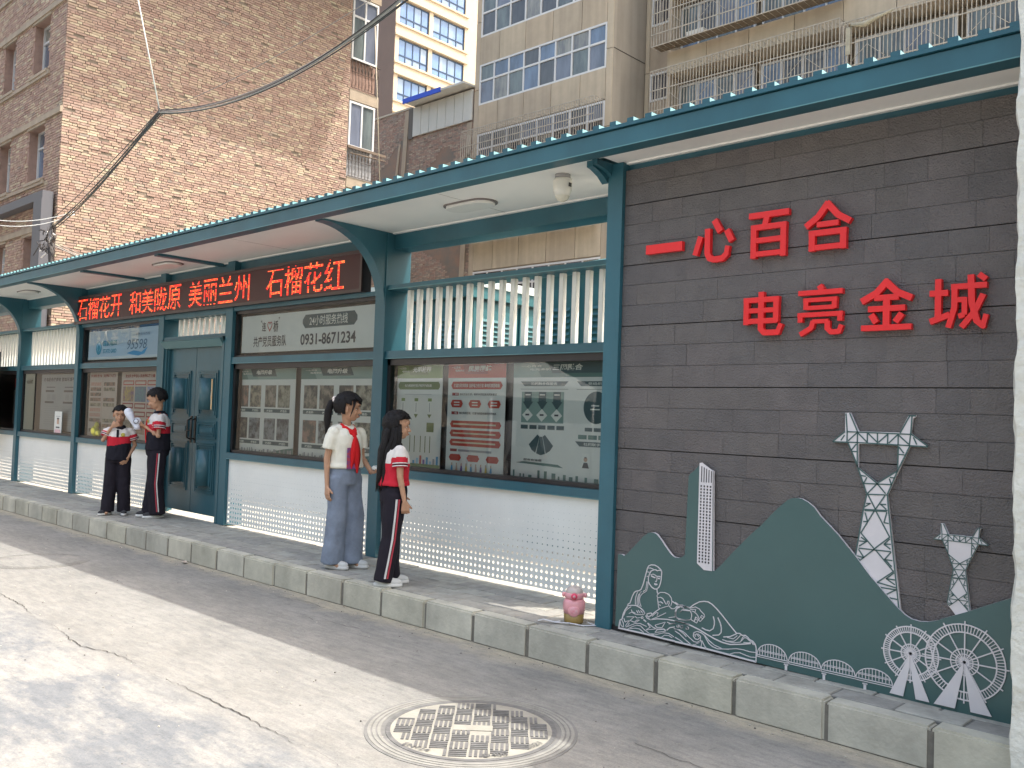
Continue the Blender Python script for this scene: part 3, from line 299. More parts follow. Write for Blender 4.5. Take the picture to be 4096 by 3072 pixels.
# corner post of the feature wall + its short bracket
MB().box(-3.447,-3.333,4.49,4.75,0,2.9).build('post',TEAL,K,label='tall end post beside the dark feature wall')
MB().prismX([(4.335,2.903),(4.335,2.87),(4.40,2.86),(4.46,2.845),(4.495,2.82),(4.495,2.903)],-3.45,-3.42).build('bracket',TEAL,K)
MB().prismX([(4.335,2.903),(4.335,2.86),(4.37,2.853),(4.44,2.825),(4.495,2.785),(4.52,2.903)],-3.50,-3.452).build('bracket',TEAL,K)
XL,XR=-18.4,-.9
# roof beams, soffit, sheet
MB().box(XL,XR,4.20,4.312,2.8925,2.996).build('front_beam',TEAL,K)
MB().box(XL,XR,4.197,4.2,2.8915,2.8975).build('drip_edge',mat('teal_edge',(.10,.24,.26),.4),K)
MB().box(XL,XR,4.23,4.30,2.996,3.003).build('roof_gap',BLACK,K)
MB().box(XL,-3.447,5.105,5.30,2.762,2.902).build('rear_beam',TEAL,K)
MB().box(-3.333,XR,4.553,4.62,2.840,2.9035).build('wall_head_beam',TEAL,K)
xs=[-18.35,-15.56,-13.22,-11.35,-9.35,-6.38,-3.43,XR]
for a,b in zip(xs,xs[1:]):
    y1=5.105 if b<-3.4 or b==-3.43 else 4.553
    s_=MB().box(a+.05,b-.05,4.335,y1-.03,2.904,2.914).build('soffit_panel',WHITE,K)
    fr=MB(); fr.box(a+.03,b-.03,4.3122,4.335,2.899,2.914); fr.box(a+.03,b-.03,y1-.03,y1,2.894,2.914); fr.build('soffit_trim',WHITE,K)
    if b-a>2.6:
        MB().box((a+b)/2-.002,(a+b)/2+.002,4.34,y1-.04,2.9025,2.904).build('soffit_joint',mat('soffit_joint',(.42,.41,.39),.7),K)
for x in xs[1:-2]:
    if x in (-11.35,-9.35): MB().box(x-.045,x+.045,4.3122,5.105,2.878,2.914).build('cross_beam',TEAL,K)
    else: MB().box(x-.05,x+.05,4.3122,5.105,2.898,2.914).build('cross_beam',TEAL,K)
# corrugated roof sheet with upstanding ribs
rb=MB(); pr=[]; x=XL
RP=.1257
n_=int((XR-XL)/RP)
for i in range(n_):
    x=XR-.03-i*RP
    rb.box(x-.023,x+.023,4.185,5.36,3.0245,3.047); rb.m[-3]=1; rb.m[-5]=1  # rib top and right side take the colour painted as sunlit
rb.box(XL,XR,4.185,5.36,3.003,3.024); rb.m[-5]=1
rb.build('roof_sheet',[ROOFE,ROOFSUN],K)
rl=MB()
for i in range(n_):
    x=XR-.03-i*RP; rl.add([(x+.018,4.131,3.092),(x+.018,4.131,3.062),(x+.062,4.131,3.0625)],[(0,1,2)])
# LED / rails / showcases ----------------------------------------------------
def rail(x0,x1,z0,z1,y0=5.045,y1=5.20,name='rail'):
    MB().box(x0,x1,y0,y1,z0,z1).build(name,TEAL,K)
    MB().box(x0,x1,y0-.002,y0,z0,z0+.006).build('rail_lip',_m['teal_edge'],K)
bays=[('slat',-6.312,-3.447),('sign',-8.985,-6.455),('sign',-13.165,-10.755),('slat',-15.50,-13.285),('slat',-18.25,-15.62)]
def perforated(x0,x1,z0,z1,y=F):
    P=.05; hole=MB(); th=.0015
    nx=int((x1-x0-.02)/P); ox=(x1-x0-nx*P)/2; rows=11
    zt=.035-P/2
    vs=[];fs=[]
    hz=[.047+P*j for j in range(13)]
    rad=[.0125,.0125,.0125,.0122,.0115,.0085,.006,.0044,.0034,.0027,.0021,.0017,.0013]
    for j,hzj in enumerate(hz):
        r=rad[j]; seg=8 if j<9 else 6
        for i in range(nx):
            cx=x0+ox+P*(i+.5); cz=hzj
            b=len(vs)
            # square ring with hole : 8 outer points, seg inner
            out=[(cx+P/2*a,cz+P/2*c) for a,c in [(1,0),(1,1),(0,1),(-1,1),(-1,0),(-1,-1),(0,-1),(1,-1)]]
            inn=[(cx+r*math.cos(2*math.pi*k/8),cz+r*math.sin(2*math.pi*k/8)) for k in range(8)]
            vs+=[(p[0],y,p[1]) for p in out]+[(p[0],y,p[1]) for p in inn]
            fs+=[(b+k,b+8+k,b+8+(k+1)%8,b+(k+1)%8) for k in range(8)]
    mb=MB().add(vs,fs)
    zb=hz[0]-P/2; zt=hz[-1]+P/2
    mb.box(x0,x1,y,y+.0015,zt,z1); mb.box(x0,x0+ox,y,y+.0015,zb,zt); mb.box(x1-ox,x1,y,y+.0015,zb,zt)
    mb.box(x0,x1,y+.0002,y+.004,zb-.002,zb+.0005)
    mb.box(x0,x0+.008,y+.002,y+.03,zb,z1); mb.box(x1-.008,x1,y+.002,y+.03,zb,z1)
    return mb.build('perforated_panel',PANEL,K)
def showcase(x0,x1,z0,z1,fw=.055,back=5.23):
    yb=back
    fr=MB(); y0,y1=5.075,5.19
    fr.box(x0,x1,y0,y1,z1-fw,z1); fr.box(x0,x1,y0,y1,z0,z0+fw*.6); fr.box(x0,x0+fw*.7,y0,y1,z0,z1); fr.box(x1-fw*.7,x1,y0,y1,z0,z1)
    fr.build('showcase_frame',BLACK,K)
    MB().box(x0,x1,yb-.03,yb,z0,z1).build('showcase_back',BACKM,K)
    MB().quad((x0+.01,5.09,z0+.01),(x1-.01,5.09,z0+.01),(x1-.01,5.09,z1-.01),(x0+.01,5.09,z1-.01)).build('glass_pane',GLS,K)
me_sl={}
for kind,x0,x1 in bays:
    rail(x0,x1,.722,.792,5.035,5.22,'sill'); rail(x0,x1,1.765,1.835,5.045,5.25,'rail')
    perforated(x0+.004,x1-.004,.02,.722)
    showcase(x0,x1,.792,1.765)
    if kind=='slat':
        rail(x0,x1,2.385,2.425,5.045,5.27,'rail')
        x=x1-.035 if x1>-4 else x1-.06
        k=0
        while x>x0+.12:
            key='s'
            if key not in me_sl: me_sl[key]=bevel(MB().box(-.021,.021,0,.044,1.836,2.384).mesh('slat',SLATM),.003,1)
            put('slat',me_sl[key],K,loc=(x,5.145,0)); x-=.1265
    else:
        showcase(x0,x1,1.835,2.345,.035)
        MB().box(x0,x1,5.045,5.25,2.345,2.385).build('rail',TEAL,K)
# narrow slats above the door
MB().box(-10.62,-9.13,5.045,5.27,2.33,2.385).build('rail',TEAL,K)
MB().box(-10.62,-9.13,5.045,5.25,2.075,2.11).build('rail',TEAL,K)
x=-9.17
while x>-10.50:
    if 'd' not in me_sl: me_sl['d']=bevel(MB().box(-.020,.020,0,.040,2.11,2.33).mesh('slat',SLATM),.003,1)
    put('slat',me_sl['d'],K,loc=(x,5.145,0)); x-=.1265
# ---- door ----
D=K
dx0,dx1=-10.62,-9.13
fr=MB()
for (a,b,c,d) in [(0,.045,5.03,5.16),(.045,.085,5.05,5.16),(.085,.11,5.07,5.16)]:
    fr.box(dx0+a,dx0+b,c,d,0,2.075-a); fr.box(dx1-b,dx1-a,c,d,0,2.075-a); fr.box(dx0+a,dx1-a,c,d,2.075-b,2.075-a)
fr.build('door_frame',TEALD,K)
MB().prismX([(5.0,2.06),(4.985,2.045),(5.03,1.985),(5.04,1.97),(5.08,1.965),(5.08,2.07)],dx0+.03,dx1-.03).build('door_cornice',mat('teal_light',(.10,.20,.21),.35),K)
mid=(dx0+dx1)/2
def leaf(a,b,hs):
    o=MB().box(a,b,5.10,5.145,.055,1.965).build('door_leaf',TEALD,K)
    w_=b-a
    for (z0,z1) in [(1.16,1.70),(.92,1.12),(.30,.88)]:
        mb=MB(); xa,xb=a+.10,b-.10
        for (i,(ins,yy)) in enumerate([(0,5.085),(.012,5.092),(.03,5.080),(.055,5.090)]):
            A=(xa+ins,xb-ins,z0+ins,z1-ins); B=(xa+ins+.012,xb-ins-.012,z0+ins+.012,z1-ins-.012)
            for (p,q,r_,s_) in [(A[0],A[1],A[2],B[2]),(A[0],A[1],B[3],A[3]),(A[0],B[0],B[2],B[3]),(B[1],A[1],B[2],B[3])]:
                mb.box(p,q,yy,5.101,r_,s_)
        if z1-z0>.3:   # raised field with scooped ends
            xi0,xi1=xa+.075,xb-.075; n=10; top=[]
            pts=[(xi0,z0+.085),(xi1,z0+.085),(xi1,z1-.085),(xi0,z1-.085)]
            mb.prismY(pts,5.083,5.101)
            mb.tube([((xi0+xi1)/2,5.088,z0+.09),((xi0+xi1)/2,5.088,z1-.09)],(xi1-xi0)*.36,12)
        else: mb.prismY([(xa+.07,z0+.07),(xb-.07,z0+.07),(xb-.07,z1-.07),(xa+.07,z1-.07)],5.083,5.101)
        mb.build('door_panel_moulding',TEALD,o)
    hx=b-.045 if hs>0 else a+.045
    mb=MB(); mb.box(hx-.016,hx+.016,5.088,5.10,.86,1.17); mb.tube([(hx,5.09,.90),(hx,5.045,.92),(hx,5.045,1.12),(hx,5.09,1.14)],.010,8)
    mb.build('door_handle',mat('dark_bronze',(.06,.055,.05),.35,metal=.7),o)
leaf(dx0+.11,mid-.004,1); leaf(mid+.004,dx1-.11,-1)
MB().tube([(mid-.05,5.035,1.0),(mid+.05,5.035,1.005)],.008,6).build('door_latch',_m['dark_bronze'],K)
# flyer on the door
fl=MB().box(-9.60,-9.43,5.0735,5.077,1.255,1.60).build('door_flyer',mat('flyer_orange',(.75,.38,.10),.6,col2=(.72,.62,.45),scale=14)); tag(fl,'orange and cream paper flyer stuck on the teal double door','flyer')
f2=MB(); f2.box(-9.585,-9.50,5.0715,5.0735,1.50,1.575,1); f2.box(-9.585,-9.45,5.0715,5.0735,1.465,1.475,0); f2.box(-9.57,-9.46,5.0715,5.0735,1.30,1.33,0); f2.box(-9.58,-9.45,5.0715,5.0735,1.36,1.44,1)
f2.build('print',[mat('ink_red',(.45,.05,.03),.6),mat('ink_beige',(.55,.50,.42),.6)],fl)
# ================= LED SIGN =================
led=thing('led_sign','long black dot matrix sign with scrolling red characters under the canopy','led sign')
lx0,lx1,lz0,lz1,ly=-13.29,-6.63,2.385,2.775,4.985
MB().box(lx0,lx1,ly+.012,5.10,lz0,lz1).build('housing',BLACK,led)
LF=mat('led_frame',(.055,.035,.035),.35)
mb=MB()
for b in [(lx0,lx1,ly,ly+.02,lz1-.03,lz1),(lx0,lx1,ly,ly+.02,lz0,lz0+.03),(lx0,lx0+.03,ly,ly+.02,lz0+.03,lz1-.03),(lx1-.03,lx1,ly,ly+.02,lz0+.03,lz1-.03)]: mb.box(*b)
mb.build('frame',LF,led)
MB().box(lx0+.03,lx1-.03,ly+.006,ly+.013,lz0+.03,lz1-.03).build('screen',mat('led_screen',(.045,.008,.010),.45),led)
def raster(me,nx,nz):
    me.calc_loop_triangles(); xs=[v.co.x for v in me.vertices]; ys=[v.co.y for v in me.vertices]
    a,b,c,d=min(xs),max(xs),min(ys),max(ys); g=[[0]*nx for _ in range(nz)]
    co=[((v.co.x-a)/(b-a)*nx,(v.co.y-c)/(d-c)*nz) for v in me.vertices]
    for t in me.loop_triangles:
        p,q,r=[co[i] for i in t.vertices]
        x0,x1=int(min(p[0],q[0],r[0])),int(max(p[0],q[0],r[0])); y0,y1=int(min(p[1],q[1],r[1])),int(max(p[1],q[1],r[1]))
        for j in range(max(0,y0),min(nz,y1+1)):
            for i in range(max(0,x0),min(nx,x1+1)):
                X,Y=i+.5,j+.5
                s1=(q[0]-p[0])*(Y-p[1])-(q[1]-p[1])*(X-p[0]); s2=(r[0]-q[0])*(Y-q[1])-(r[1]-q[1])*(X-q[0]); s3=(p[0]-r[0])*(Y-r[1])-(p[1]-r[1])*(X-r[0])
                if (s1>=0 and s2>=0 and s3>=0) or (s1<=0 and s2<=0 and s3<=0): g[j][i]=1
    return g
LEDM=mat('led_dot',(1.0,.035,.02),.5,emit=.75); LEDO=mat('led_dot_orange',(1.0,.22,.05),.5,emit=.75)
mb=MB(); rl_=random.Random(5)
for s,a,b in [('石榴花开',-13.20,-11.72),('和美陇原',-11.52,-10.10),('美丽兰州',-9.93,-8.56),('石榴花红',-8.26,-6.88)]:
    n=len(s); wch=(b-a)/n
    for i,ch in enumerate(s):
        g=raster(textmesh(ch,.004),21,22)
        for j in range(22):
            if rl_.random()<.05: continue
            for k in range(21):
                if g[j][k]:
                    x=a+i*wch+.012+(wch-.03)*k/21; z=2.435+.295*j/22; dx=(wch-.03)/21
                    mb.quad((x,ly+.003,z),(x+dx*.86,ly+.003,z),(x+dx*.86,ly+.003,z+.0088),(x,ly+.003,z+.0088),1 if rl_.random()<.3 else 0)
mb.build('lit_dots',[LEDM,LEDO],led,kind='stuff')
# ================= CEILING LIGHTS, CAMERA =================
cl=0
for cx,lab in [(-4.94,'oval recessed ceiling light nearest the security camera'),(-9.92,'oval recessed ceiling light above the middle of the long sign'),(-14.35,'oval recessed ceiling light left of the long sign')]:
    t=thing('ceiling_light',lab,'ceiling light','recessed oval lights in the canopy soffit',loc=(cx,4.715,2.904))
    def oval(r,w_,z0,z1):
        pts=[]
        for k in range(24):
            a=2*math.pi*k/24; pts.append((math.copysign(w_,math.cos(a))*(1 if abs(math.cos(a))>1e-6 else 0)+r*math.cos(a),r*math.sin(a)))
        return [[Vector((p[0],p[1],z)) for p in pts] for z in (z0,z1)]
    MB().loft(oval(.115,.135,-.010,-.0005),smooth=False).build('rim',mat('light_rim',(.17,.15,.14),.5),t)
    MB().loft(oval(.098,.130,-.030,-.0005),smooth=False).build('diffuser',mat('light_diffuser',(.75,.74,.70),.35),t)
t=thing('security_camera','white dome security camera hanging under the canopy edge','security camera',loc=(-3.835,4.50,2.885))
CAMW=mat('camera_white',(.72,.71,.64),.35)
n=20
def ringz(r,z,cx=0,cy=0): return [Vector((cx+r*math.cos(2*math.pi*k/n),cy+r*math.sin(2*math.pi*k/n),z)) for k in range(n)]
MB().loft([ringz(.052,.022),ringz(.052,-.012)]).build('mount',mat('camera_mount',(.35,.34,.33),.5),t)
MB().loft([ringz(.062,-.012),ringz(.066,-.035),ringz(.062,-.09),ringz(.05,-.125)]).build('housing',CAMW,t)
MB().ell((0,0,-.118),(.05,.05,.045),20,12).build('dome',mat('camera_dome',(.62,.60,.50),.2),t)
MB().box(.055,.068,-.012,.012,-.07,-.045).build('lens',BLACK,t)
# ================= FEATURE WALL =================
FW=thing('feature_wall','dark textured panel wall with red characters and white skyline cutouts beside the kiosk','wall')
MB().box(-3.333,-.9,4.535,4.75,0,2.848).build('backing',JOINT,FW)
z0=.109; rw=random.Random(11)
for k in range(-1,23):
    za=z0+.126*k; zb=za+.126
    if za>=2.84: break
    za2=max(za,.03); gap=.005 if (k%3==0) else .0022
    zb2=min(zb,2.852)-(.006 if ((k+1)%3==2) else .0022)
    x=-3.331; off=[.11,.21,.05][k%3]
    first=True
    while x<-.95:
        L_=(off if first else rw.choice([.155,.18,.21,.25,.28])); first=False
        x1=min(x+L_,-.93)
        me=MB().box(x,x1-.0012,4.519+rw.uniform(-.001,.001),4.536,za2,zb2).mesh('cladding_tile',TILES[rw.randrange(4)]); 
        put('cladding_tile',me,FW); x=x1
GLY={ # strokes of the cut out characters on a 100 x 100 grid (x right, z up); last number = stroke width
'一':[((0,40),(100,40),60)],
'心':[((18,62),(4,20),15),((36,78),(36,22),16),((36,22),(42,10),16),((42,10),(54,6),16),((54,6),(74,7),16),((74,7),(84,16),15),((84,16),(87,34),13),((52,96),(68,68),17),((84,70),(97,44),16)],
'百':[((4,92),(98,92),15),((48,92),(42,68),15),((16,66),(16,0),15),((86,66),(86,0),15),((9,66),(93,66),14),((16,38),(86,38),13),((16,9),(86,9),13)],
'合':[((52,98),(30,70),15),((30,70),(4,52),15),((48,98),(72,70),15),((72,70),(98,54),15),((28,54),(74,54),13),((18,38),(18,0),15),((84,38),(84,0),15),((11,37),(91,37),14),((18,7),(84,7),13)],
'电':[((12,82),(12,24),14),((84,82),(84,32),14),((5,80),(91,80),13),((12,56),(84,56),12),((12,32),(84,32),13),((48,98),(48,14),15),((48,14),(56,5),14),((56,5),(88,5),14),((88,5),(96,24),12)],
'亮':[((48,100),(54,90),14),((3,86),(97,86),12),((20,73),(20,52),12),((80,73),(80,52),12),((14,71),(86,71),10),((20,55),(80,55),10),((8,44),(8,26),12),((92,44),(92,26),12),((2,41),(98,41),11),((36,28),(32,14),12),((32,14),(8,1),12),((34,27),(68,27),10),((66,27),(66,12),13),((66,12),(74,4),12),((74,4),(90,5),12),((90,5),(95,18),11)],
'金':[((53,100),(32,76),15),((32,76),(3,60),15),((47,100),(70,76),15),((70,76),(98,62),15),((28,66),(74,66),13),((16,44),(86,44),13),((51,66),(51,6),15),((22,33),(32,16),14),((80,33),(68,16),14),((3,6),(98,6),13)],
'城':[((16,94),(16,22),13),((1,68),(33,68),13),((2,16),(36,28),13),((44,80),(44,40),12),((44,40),(34,4),12),((38,78),(98,78),12),((44,54),(62,54),11),((61,58),(61,26),11),((61,27),(51,24),11),((71,98),(73,48),13),((73,48),(82,14),13),((82,14),(92,5),12),((92,5),(97,26),10),((92,62),(78,32),12),((78,32),(56,4),12),((84,98),(96,88),12)]}
for ch,x0,x1,a,b in [('一',-3.139,-2.883,2.297,2.352),('心',-2.806,-2.552,2.207,2.461),('百',-2.464,-2.213,2.203,2.462),('合',-2.132,-1.877,2.209,2.465),('电',-2.487,-2.241,1.778,2.020),('亮',-2.162,-1.906,1.768,2.026),('金',-1.824,-1.565,1.775,2.024),('城',-1.490,-1.230,1.765,2.026)]:
    mb=MB(); sx=(x1-x0)/100; sz=(b-a)/100
    for i,(p,q,wd) in enumerate(GLY[ch]):
        P=(x0+p[0]*sx,a+p[1]*sz); Q=(x0+q[0]*sx,a+q[1]*sz); d=math.hypot(Q[0]-P[0],Q[1]-P[1]); ww=wd*.0022
        if ch=='一': P=(x0,.5*(a+b)); Q=(x1,.5*(a+b)); ww=b-a
        mb.bar(P,Q,ww,4.483+i*.00025,4.513)
        # round the joints
        for e in (P,Q):
            n_sh=sum(1 for (p2,q2,_) in GLY[ch] for t2 in (p2,q2) if abs(x0+t2[0]*sx-e[0])+abs(a+t2[1]*sz-e[1])<1e-4)
            if n_sh>1: mb.prismY([(e[0]+ww/2*math.cos(2*math.pi*k/10),e[1]+ww/2*math.sin(2*math.pi*k/10)) for k in range(10)],4.483+i*.00025+.00011+(.00003 if e is Q else 0),4.513)
    mb.build('red_character',RED,FW)
def slab(pts,y,th,name,m,ms=None):
    return MB().prismY([tuple(p) for p in pts],y,y+th,0,1 if ms else 0).build(name,[m]+([ms] if ms else []),FW)
slab(ART['mountain'],4.492,.018,'mountain_cutout',MTN,ARTW)
MB().box(-3.333,-.93,4.51,4.535,0,.03).build('base_strip',BLACK,FW)
ho=slab(ART['facade'],4.488,.004,'tower_block_cutout',ARTW)
# windows of the tower block
mb=MB(); (tx0,tz0),(tx1,tz1)=ART['facade'][0],ART['facade'][3]
X0,X1=ART['facade'][5][0]+.004,ART['facade'][3][0]-.004
for c in range(4):
    for r in range(25):
        x=X0+.007+c*(X1-X0-.008)/4; z=.495+.0178*r
        mb.box(x,x+.0085,4.4865,4.488,z,z+.0105)
for c in range(5):
    x=X0+.010+c*(X1-X0-.010)/5; mb.box(x,x+.005,4.4865,4.488,.950,1.040-.006*c)
mb.build('dark_windows',JOINT,ho,kind='stuff')
# line relief of mother and child, waves
mb=MB()
for wd,pts in ART['lines']:
    for a,b in zip(pts,pts[1:]): mb.bar(a,b,wd*.00175,4.4882,4.4918)
lo=mb.build('mother_and_waves_line_relief',ARTW,FW)
# bridge
mb=MB()
for i,(a,t,b) in enumerate(ART['arches']):
    x0,x1=a[0],b[0]; zb=.052-.001*i; H=t[1]-zb; cx=(x0+x1)/2
    arc=[(cx-(x1-x0)/2*math.cos(math.pi*k/16),zb-.012+(H+.012)*math.sin(math.pi*k/16)**.8) for k in range(17)]
    for p,q in zip(arc,arc[1:]): mb.bar(p,q,.0042,4.4882,4.4915)
    for k in range(1,11):
        x=x0+(x1-x0)*k/11; u=(x-cx)/((x1-x0)/2); zt=zb-.012+(H+.012)*(max(0,1-u*u))**.4
        mb.bar((x,zb+.004),(x,zt),.0028,4.4884,4.4915)
    mb.bar((x0,zb),(x1,zb),.004,4.4882,4.4915); mb.bar((x0,zb-.010),(x1,zb-.010),.003,4.4882,4.4915)
    mb.bar((x0+.012,zb+.022),(x1-.012,zb+.022),.003,4.4882,4.4915); mb.bar((x0+.02,zb+.028),(x1-.02,zb+.028),.002,4.4882,4.4915)
for x,z in ART['piers']: mb.bar((x-.012,z),(x+.012,z),.006,4.488,4.4916); mb.bar((x,z),(x,z-.03),.013,4.488,4.4916)
mb.build('arch_bridge_relief',ARTW,FW)
# water wheels
def wheel(c,ro,ri,rh,y,legs,name):
    mb=MB(); cx,cz=c
    def ring(r,wd,n=40):
        for k in range(n):
            a,b=2*math.pi*k/n,2*math.pi*(k+1)/n; mb.bar((cx+r*math.cos(a),cz+r*math.sin(a)),(cx+r*math.cos(b),cz+r*math.sin(b)),wd,y,y+.004)
    ring(ro,.006);ring(ri,.006);ring(rh,.005,28);ring(rh*.62,.004,20);ring(rh*.3,.005,12)
    for k in range(72):
        a=2*math.pi*k/72; mb.bar((cx+ri*math.cos(a),cz+ri*math.sin(a)),(cx+ro*math.cos(a),cz+ro*math.sin(a)),.0035,y+.0005,y+.004)
    for k in range(12):
        a=2*math.pi*k/12+math.pi/2; mb.bar((cx,cz),(cx+ro*1.09*math.cos(a),cz+ro*1.09*math.sin(a)),.0055,y+.0003,y+.004)
    for k in range(24):
        a=2*math.pi*k/24; mb.bar((cx+rh*.3*math.cos(a),cz+rh*.3*math.sin(a)),(cx+rh*math.cos(a),cz+rh*math.sin(a)),.003,y+.0006,y+.004)
    o=mb.build(name,ARTW,FW)
    lb=MB()
    for L_ in legs: lb.prismY([tuple(p) for p in L_],y-.003,y+.0002)
    lb.build('wheel_stand',ARTW,o)
wheel(ART['wheelA']['c'],.127,.100,.044,4.4878,[[(-1.552,.212),(-1.642,.012),(-1.578,.010),(-1.549,.16)],[(-1.545,.212),(-1.458,.010),(-1.520,.010),(-1.546,.16)]],'water_wheel_relief')
wheel(ART['wheelB']['c'],.172,.136,.060,4.4860,[[(-1.311,.222),(-1.438,.010),(-1.345,.010),(-1.312,.185)],[(-1.303,.222),(-1.190,.010),(-1.278,.010),(-1.304,.185)]],'water_wheel_relief')
# transmission towers (stand behind the mountain cutout)
def tower(f,y,wd,full=True):
    P=[f(p) for p in ART['tower_plate']]; Hh=[f(p) for p in ART['tower_hole']]
    # plate with an opening: split into strips
    bm=bmesh.new()
    t=MB()
    me=bpy.data.meshes.new('transmission_tower_cutout'); cu=bpy.data.curves.new('c','CURVE'); cu.dimensions='2D'; cu.fill_mode='BOTH'; cu.extrude=.007
    for pts in ([P,Hh] if full else [P]):
        s=cu.splines.new('POLY'); s.points.add(len(pts)-1)
        for q,p in zip(s.points,pts): q.co=(p[0],p[1],0,1)
        s.use_cyclic_u=True
    o=bpy.data.objects.new('c',cu); C.objects.link(o); bpy.context.view_layer.update(); dg=bpy.context.evaluated_depsgraph_get()
    me=bpy.data.meshes.new_from_object(o.evaluated_get(dg)); bpy.data.objects.remove(o); bm.free()
    for v in me.vertices: v.co=Vector((v.co.x,y-v.co.z,v.co.y))
    me.materials.clear(); me.materials.append(ARTW); me.name='transmission_tower_cutout'
    o=put('transmission_tower_cutout',me,FW)
    mb=MB()
    for L_ in ART['tower_lines']:
        q=[f(p) for p in L_]
        for a,b in zip(q,q[1:]): mb.bar(a,b,wd,y-.0095,y-.007)
    mb.build('lattice',MTN,o)
tower(lambda p:(p[0],p[1]),4.511,.0062)
tower(lambda p:(-1.426+(p[0]+1.896)*.511,.85+(p[1]-1.363)*.511),4.511,.0036,False)
# ================= POSTERS AND SIGNS =================
INK={k:mat('ink_'+k,c,.6) for k,c in dict(dark=(.05,.05,.06),slate=(.045,.085,.095),green=(.10,.19,.17),greenl=(.22,.32,.29),lime=(.16,.25,.07),limed=(.12,.17,.05),red=(.42,.05,.05),redd=(.28,.03,.03),white=(.75,.75,.70),cream=(.62,.56,.42),grey=(.30,.31,.32),blue=(.06,.28,.50),sky=(.30,.52,.66),gold=(.65,.45,.08),skin=(.5,.33,.25),purple=(.18,.10,.30)).items()}
PH=[]
for i,(a,b) in enumerate([((.32,.27,.22),(.04,.04,.04)),((.38,.22,.17),(.10,.09,.08)),((.36,.33,.26),(.06,.06,.05)),((.25,.26,.27),(.04,.04,.05)),((.42,.36,.26),(.12,.10,.09)),((.30,.30,.30),(.07,.06,.05))]):
    PH.append(mat('photo_print_%d'%i,a,.6,col2=b,scale=9+i*2,fac=.16))
class Poster:
    def __init__(s,name,x0,x1,z0,z1,label,cat='poster',group='printed posters in the glazed showcases',y=5.165,m=None):
        s.y=y; s.o=MB().box(x0,x1,y,y+.004,z0,z1).build(name,m or PAPER); tag(s.o,label,cat,group); s.mb=MB(); s.mats=[]; s.x0,s.x1,s.z0,s.z1=x0,x1,z0,z1; s.k=0
    def mi(s,m):
        if m not in s.mats: s.mats.append(m)
        return s.mats.index(m)
    def px(s,u): return s.x0+(s.x1-s.x0)*u
    def pz(s,v): return s.z0+(s.z1-s.z0)*v
    def r(s,u0,u1,v0,v1,m,l=1):
        y=s.y-.0012*l; s.mb.quad((s.px(u0),y,s.pz(v0)),(s.px(u1),y,s.pz(v0)),(s.px(u1),y,s.pz(v1)),(s.px(u0),y,s.pz(v1)),s.mi(m)); return s
    def poly(s,pts,m,l=1):
        y=s.y-.0012*l; s.mb.add([(s.px(u),y,s.pz(v)) for u,v in pts],[tuple(range(len(pts)))],s.mi(m)); return s
    def t(s,st,u0,u1,v0,v1,m,l=3,off=.014,shear=0): text(st,s.px(u0),s.px(u1),s.pz(v0),s.pz(v1),s.y-.0012*l,m,s.o,'lettering',off,0,shear); return s
    def done(s): s.mb.build('print',s.mats,s.o); return s
def header(p,title,c1,c2,c3,ts=(.36,.62)):
    p.r(0,1,.86,1,c2); p.poly([(0,.86),(.22,.86),(.16,.985),(0,1)],c3,2); p.poly([(.30,.895),(.70,.895),(.66,.985),(.26,.985)],c1,2); p.r(.80,1,.985,1,INK['white'],2)
    p.t('一心百合',.06,.22,.948,.968,INK['white']); p.t('电亮金城',.13,.29,.918,.938,INK['white']); p.t(title,*ts,.918,.972,INK['white'],off=.03,shear=.12)
def skyline(p,m,h=.05):
    r=random.Random(p.x0)
    u=.02
    while u<.96:
        w_=r.uniform(.01,.03); p.r(u,u+w_,.0,r.uniform(.015,h),m,2); u+=w_+r.uniform(.004,.05)
PZ0,PZ1=.825,1.722
for (a,b,l,seed) in [(-9.075,-7.895,'grey green headed photo poster under the left half of the hotline sign',1),(-7.80,-6.54,'grey green headed photo poster behind the girl in the white T-shirt',2)]:
    p=Poster('photo_poster',a,b,PZ0,PZ1,l); header(p,'电网升级',INK['slate'],INK['greenl'],INK['green'])
    r=random.Random(seed)
    for row,(v0,v1) in enumerate([(.53,.79),(.15,.40)]):
        for c,(u0,u1) in enumerate([(.05,.235),(.265,.45),(.52,.70),(.73,.92)]): p.r(u0,u1,v0,v1,PH[r.randrange(6)],2)
        for u0,u1 in [(.045,.455),(.51,.925)]:
            p.r(u0,u1,v0-.062,v0-.018,INK['slate'],2)
            p.t('·改造前·',u0+.04,u0+.15,v0-.055,v0-.027,INK['white']); p.t('·改造后·',u1-.15,u1-.04,v0-.055,v0-.027,INK['white'])
    skyline(p,INK['grey']); p.poly([(.6,0),(1,0),(1,.07),(.85,.05)],INK['green'],1); p.done()
p=Poster('school_poster',-6.285,-5.672,PZ0,PZ1,'olive green poster with three pencil shapes, behind the long haired girl'); header(p,'光明校园',INK['limed'],INK['lime'],INK['lime'],(.36,.76))
p.poly([(.05,.80),(.08,.825),(.92,.825),(.95,.80),(.95,.775),(.92,.75),(.08,.75),(.05,.775)],INK['limed']); p.t('电力赋能新校园 护航学子成长路',.20,.78,.775,.802,INK['white'])
p.r(.2,.78,.70,.704,INK['grey']); 
for u in (.17,.46,.75):
    p.r(u-.04,u+.04,.635,.665,INK['lime'],2); p.r(u-.035,u+.035,.51,.635,INK['white'],2); p.poly([(u-.045,.51),(u+.045,.51),(u,.47)],INK['limed'],2); p.r(u-.008,u+.008,.53,.62,INK['grey'],3)
p.r(.7,.85,.34,.43,INK['limed'],2)
for u in (.35,.45,.58,.68,.78): p.r(u-.008,u+.008,.14,.30,INK['limed'],2)
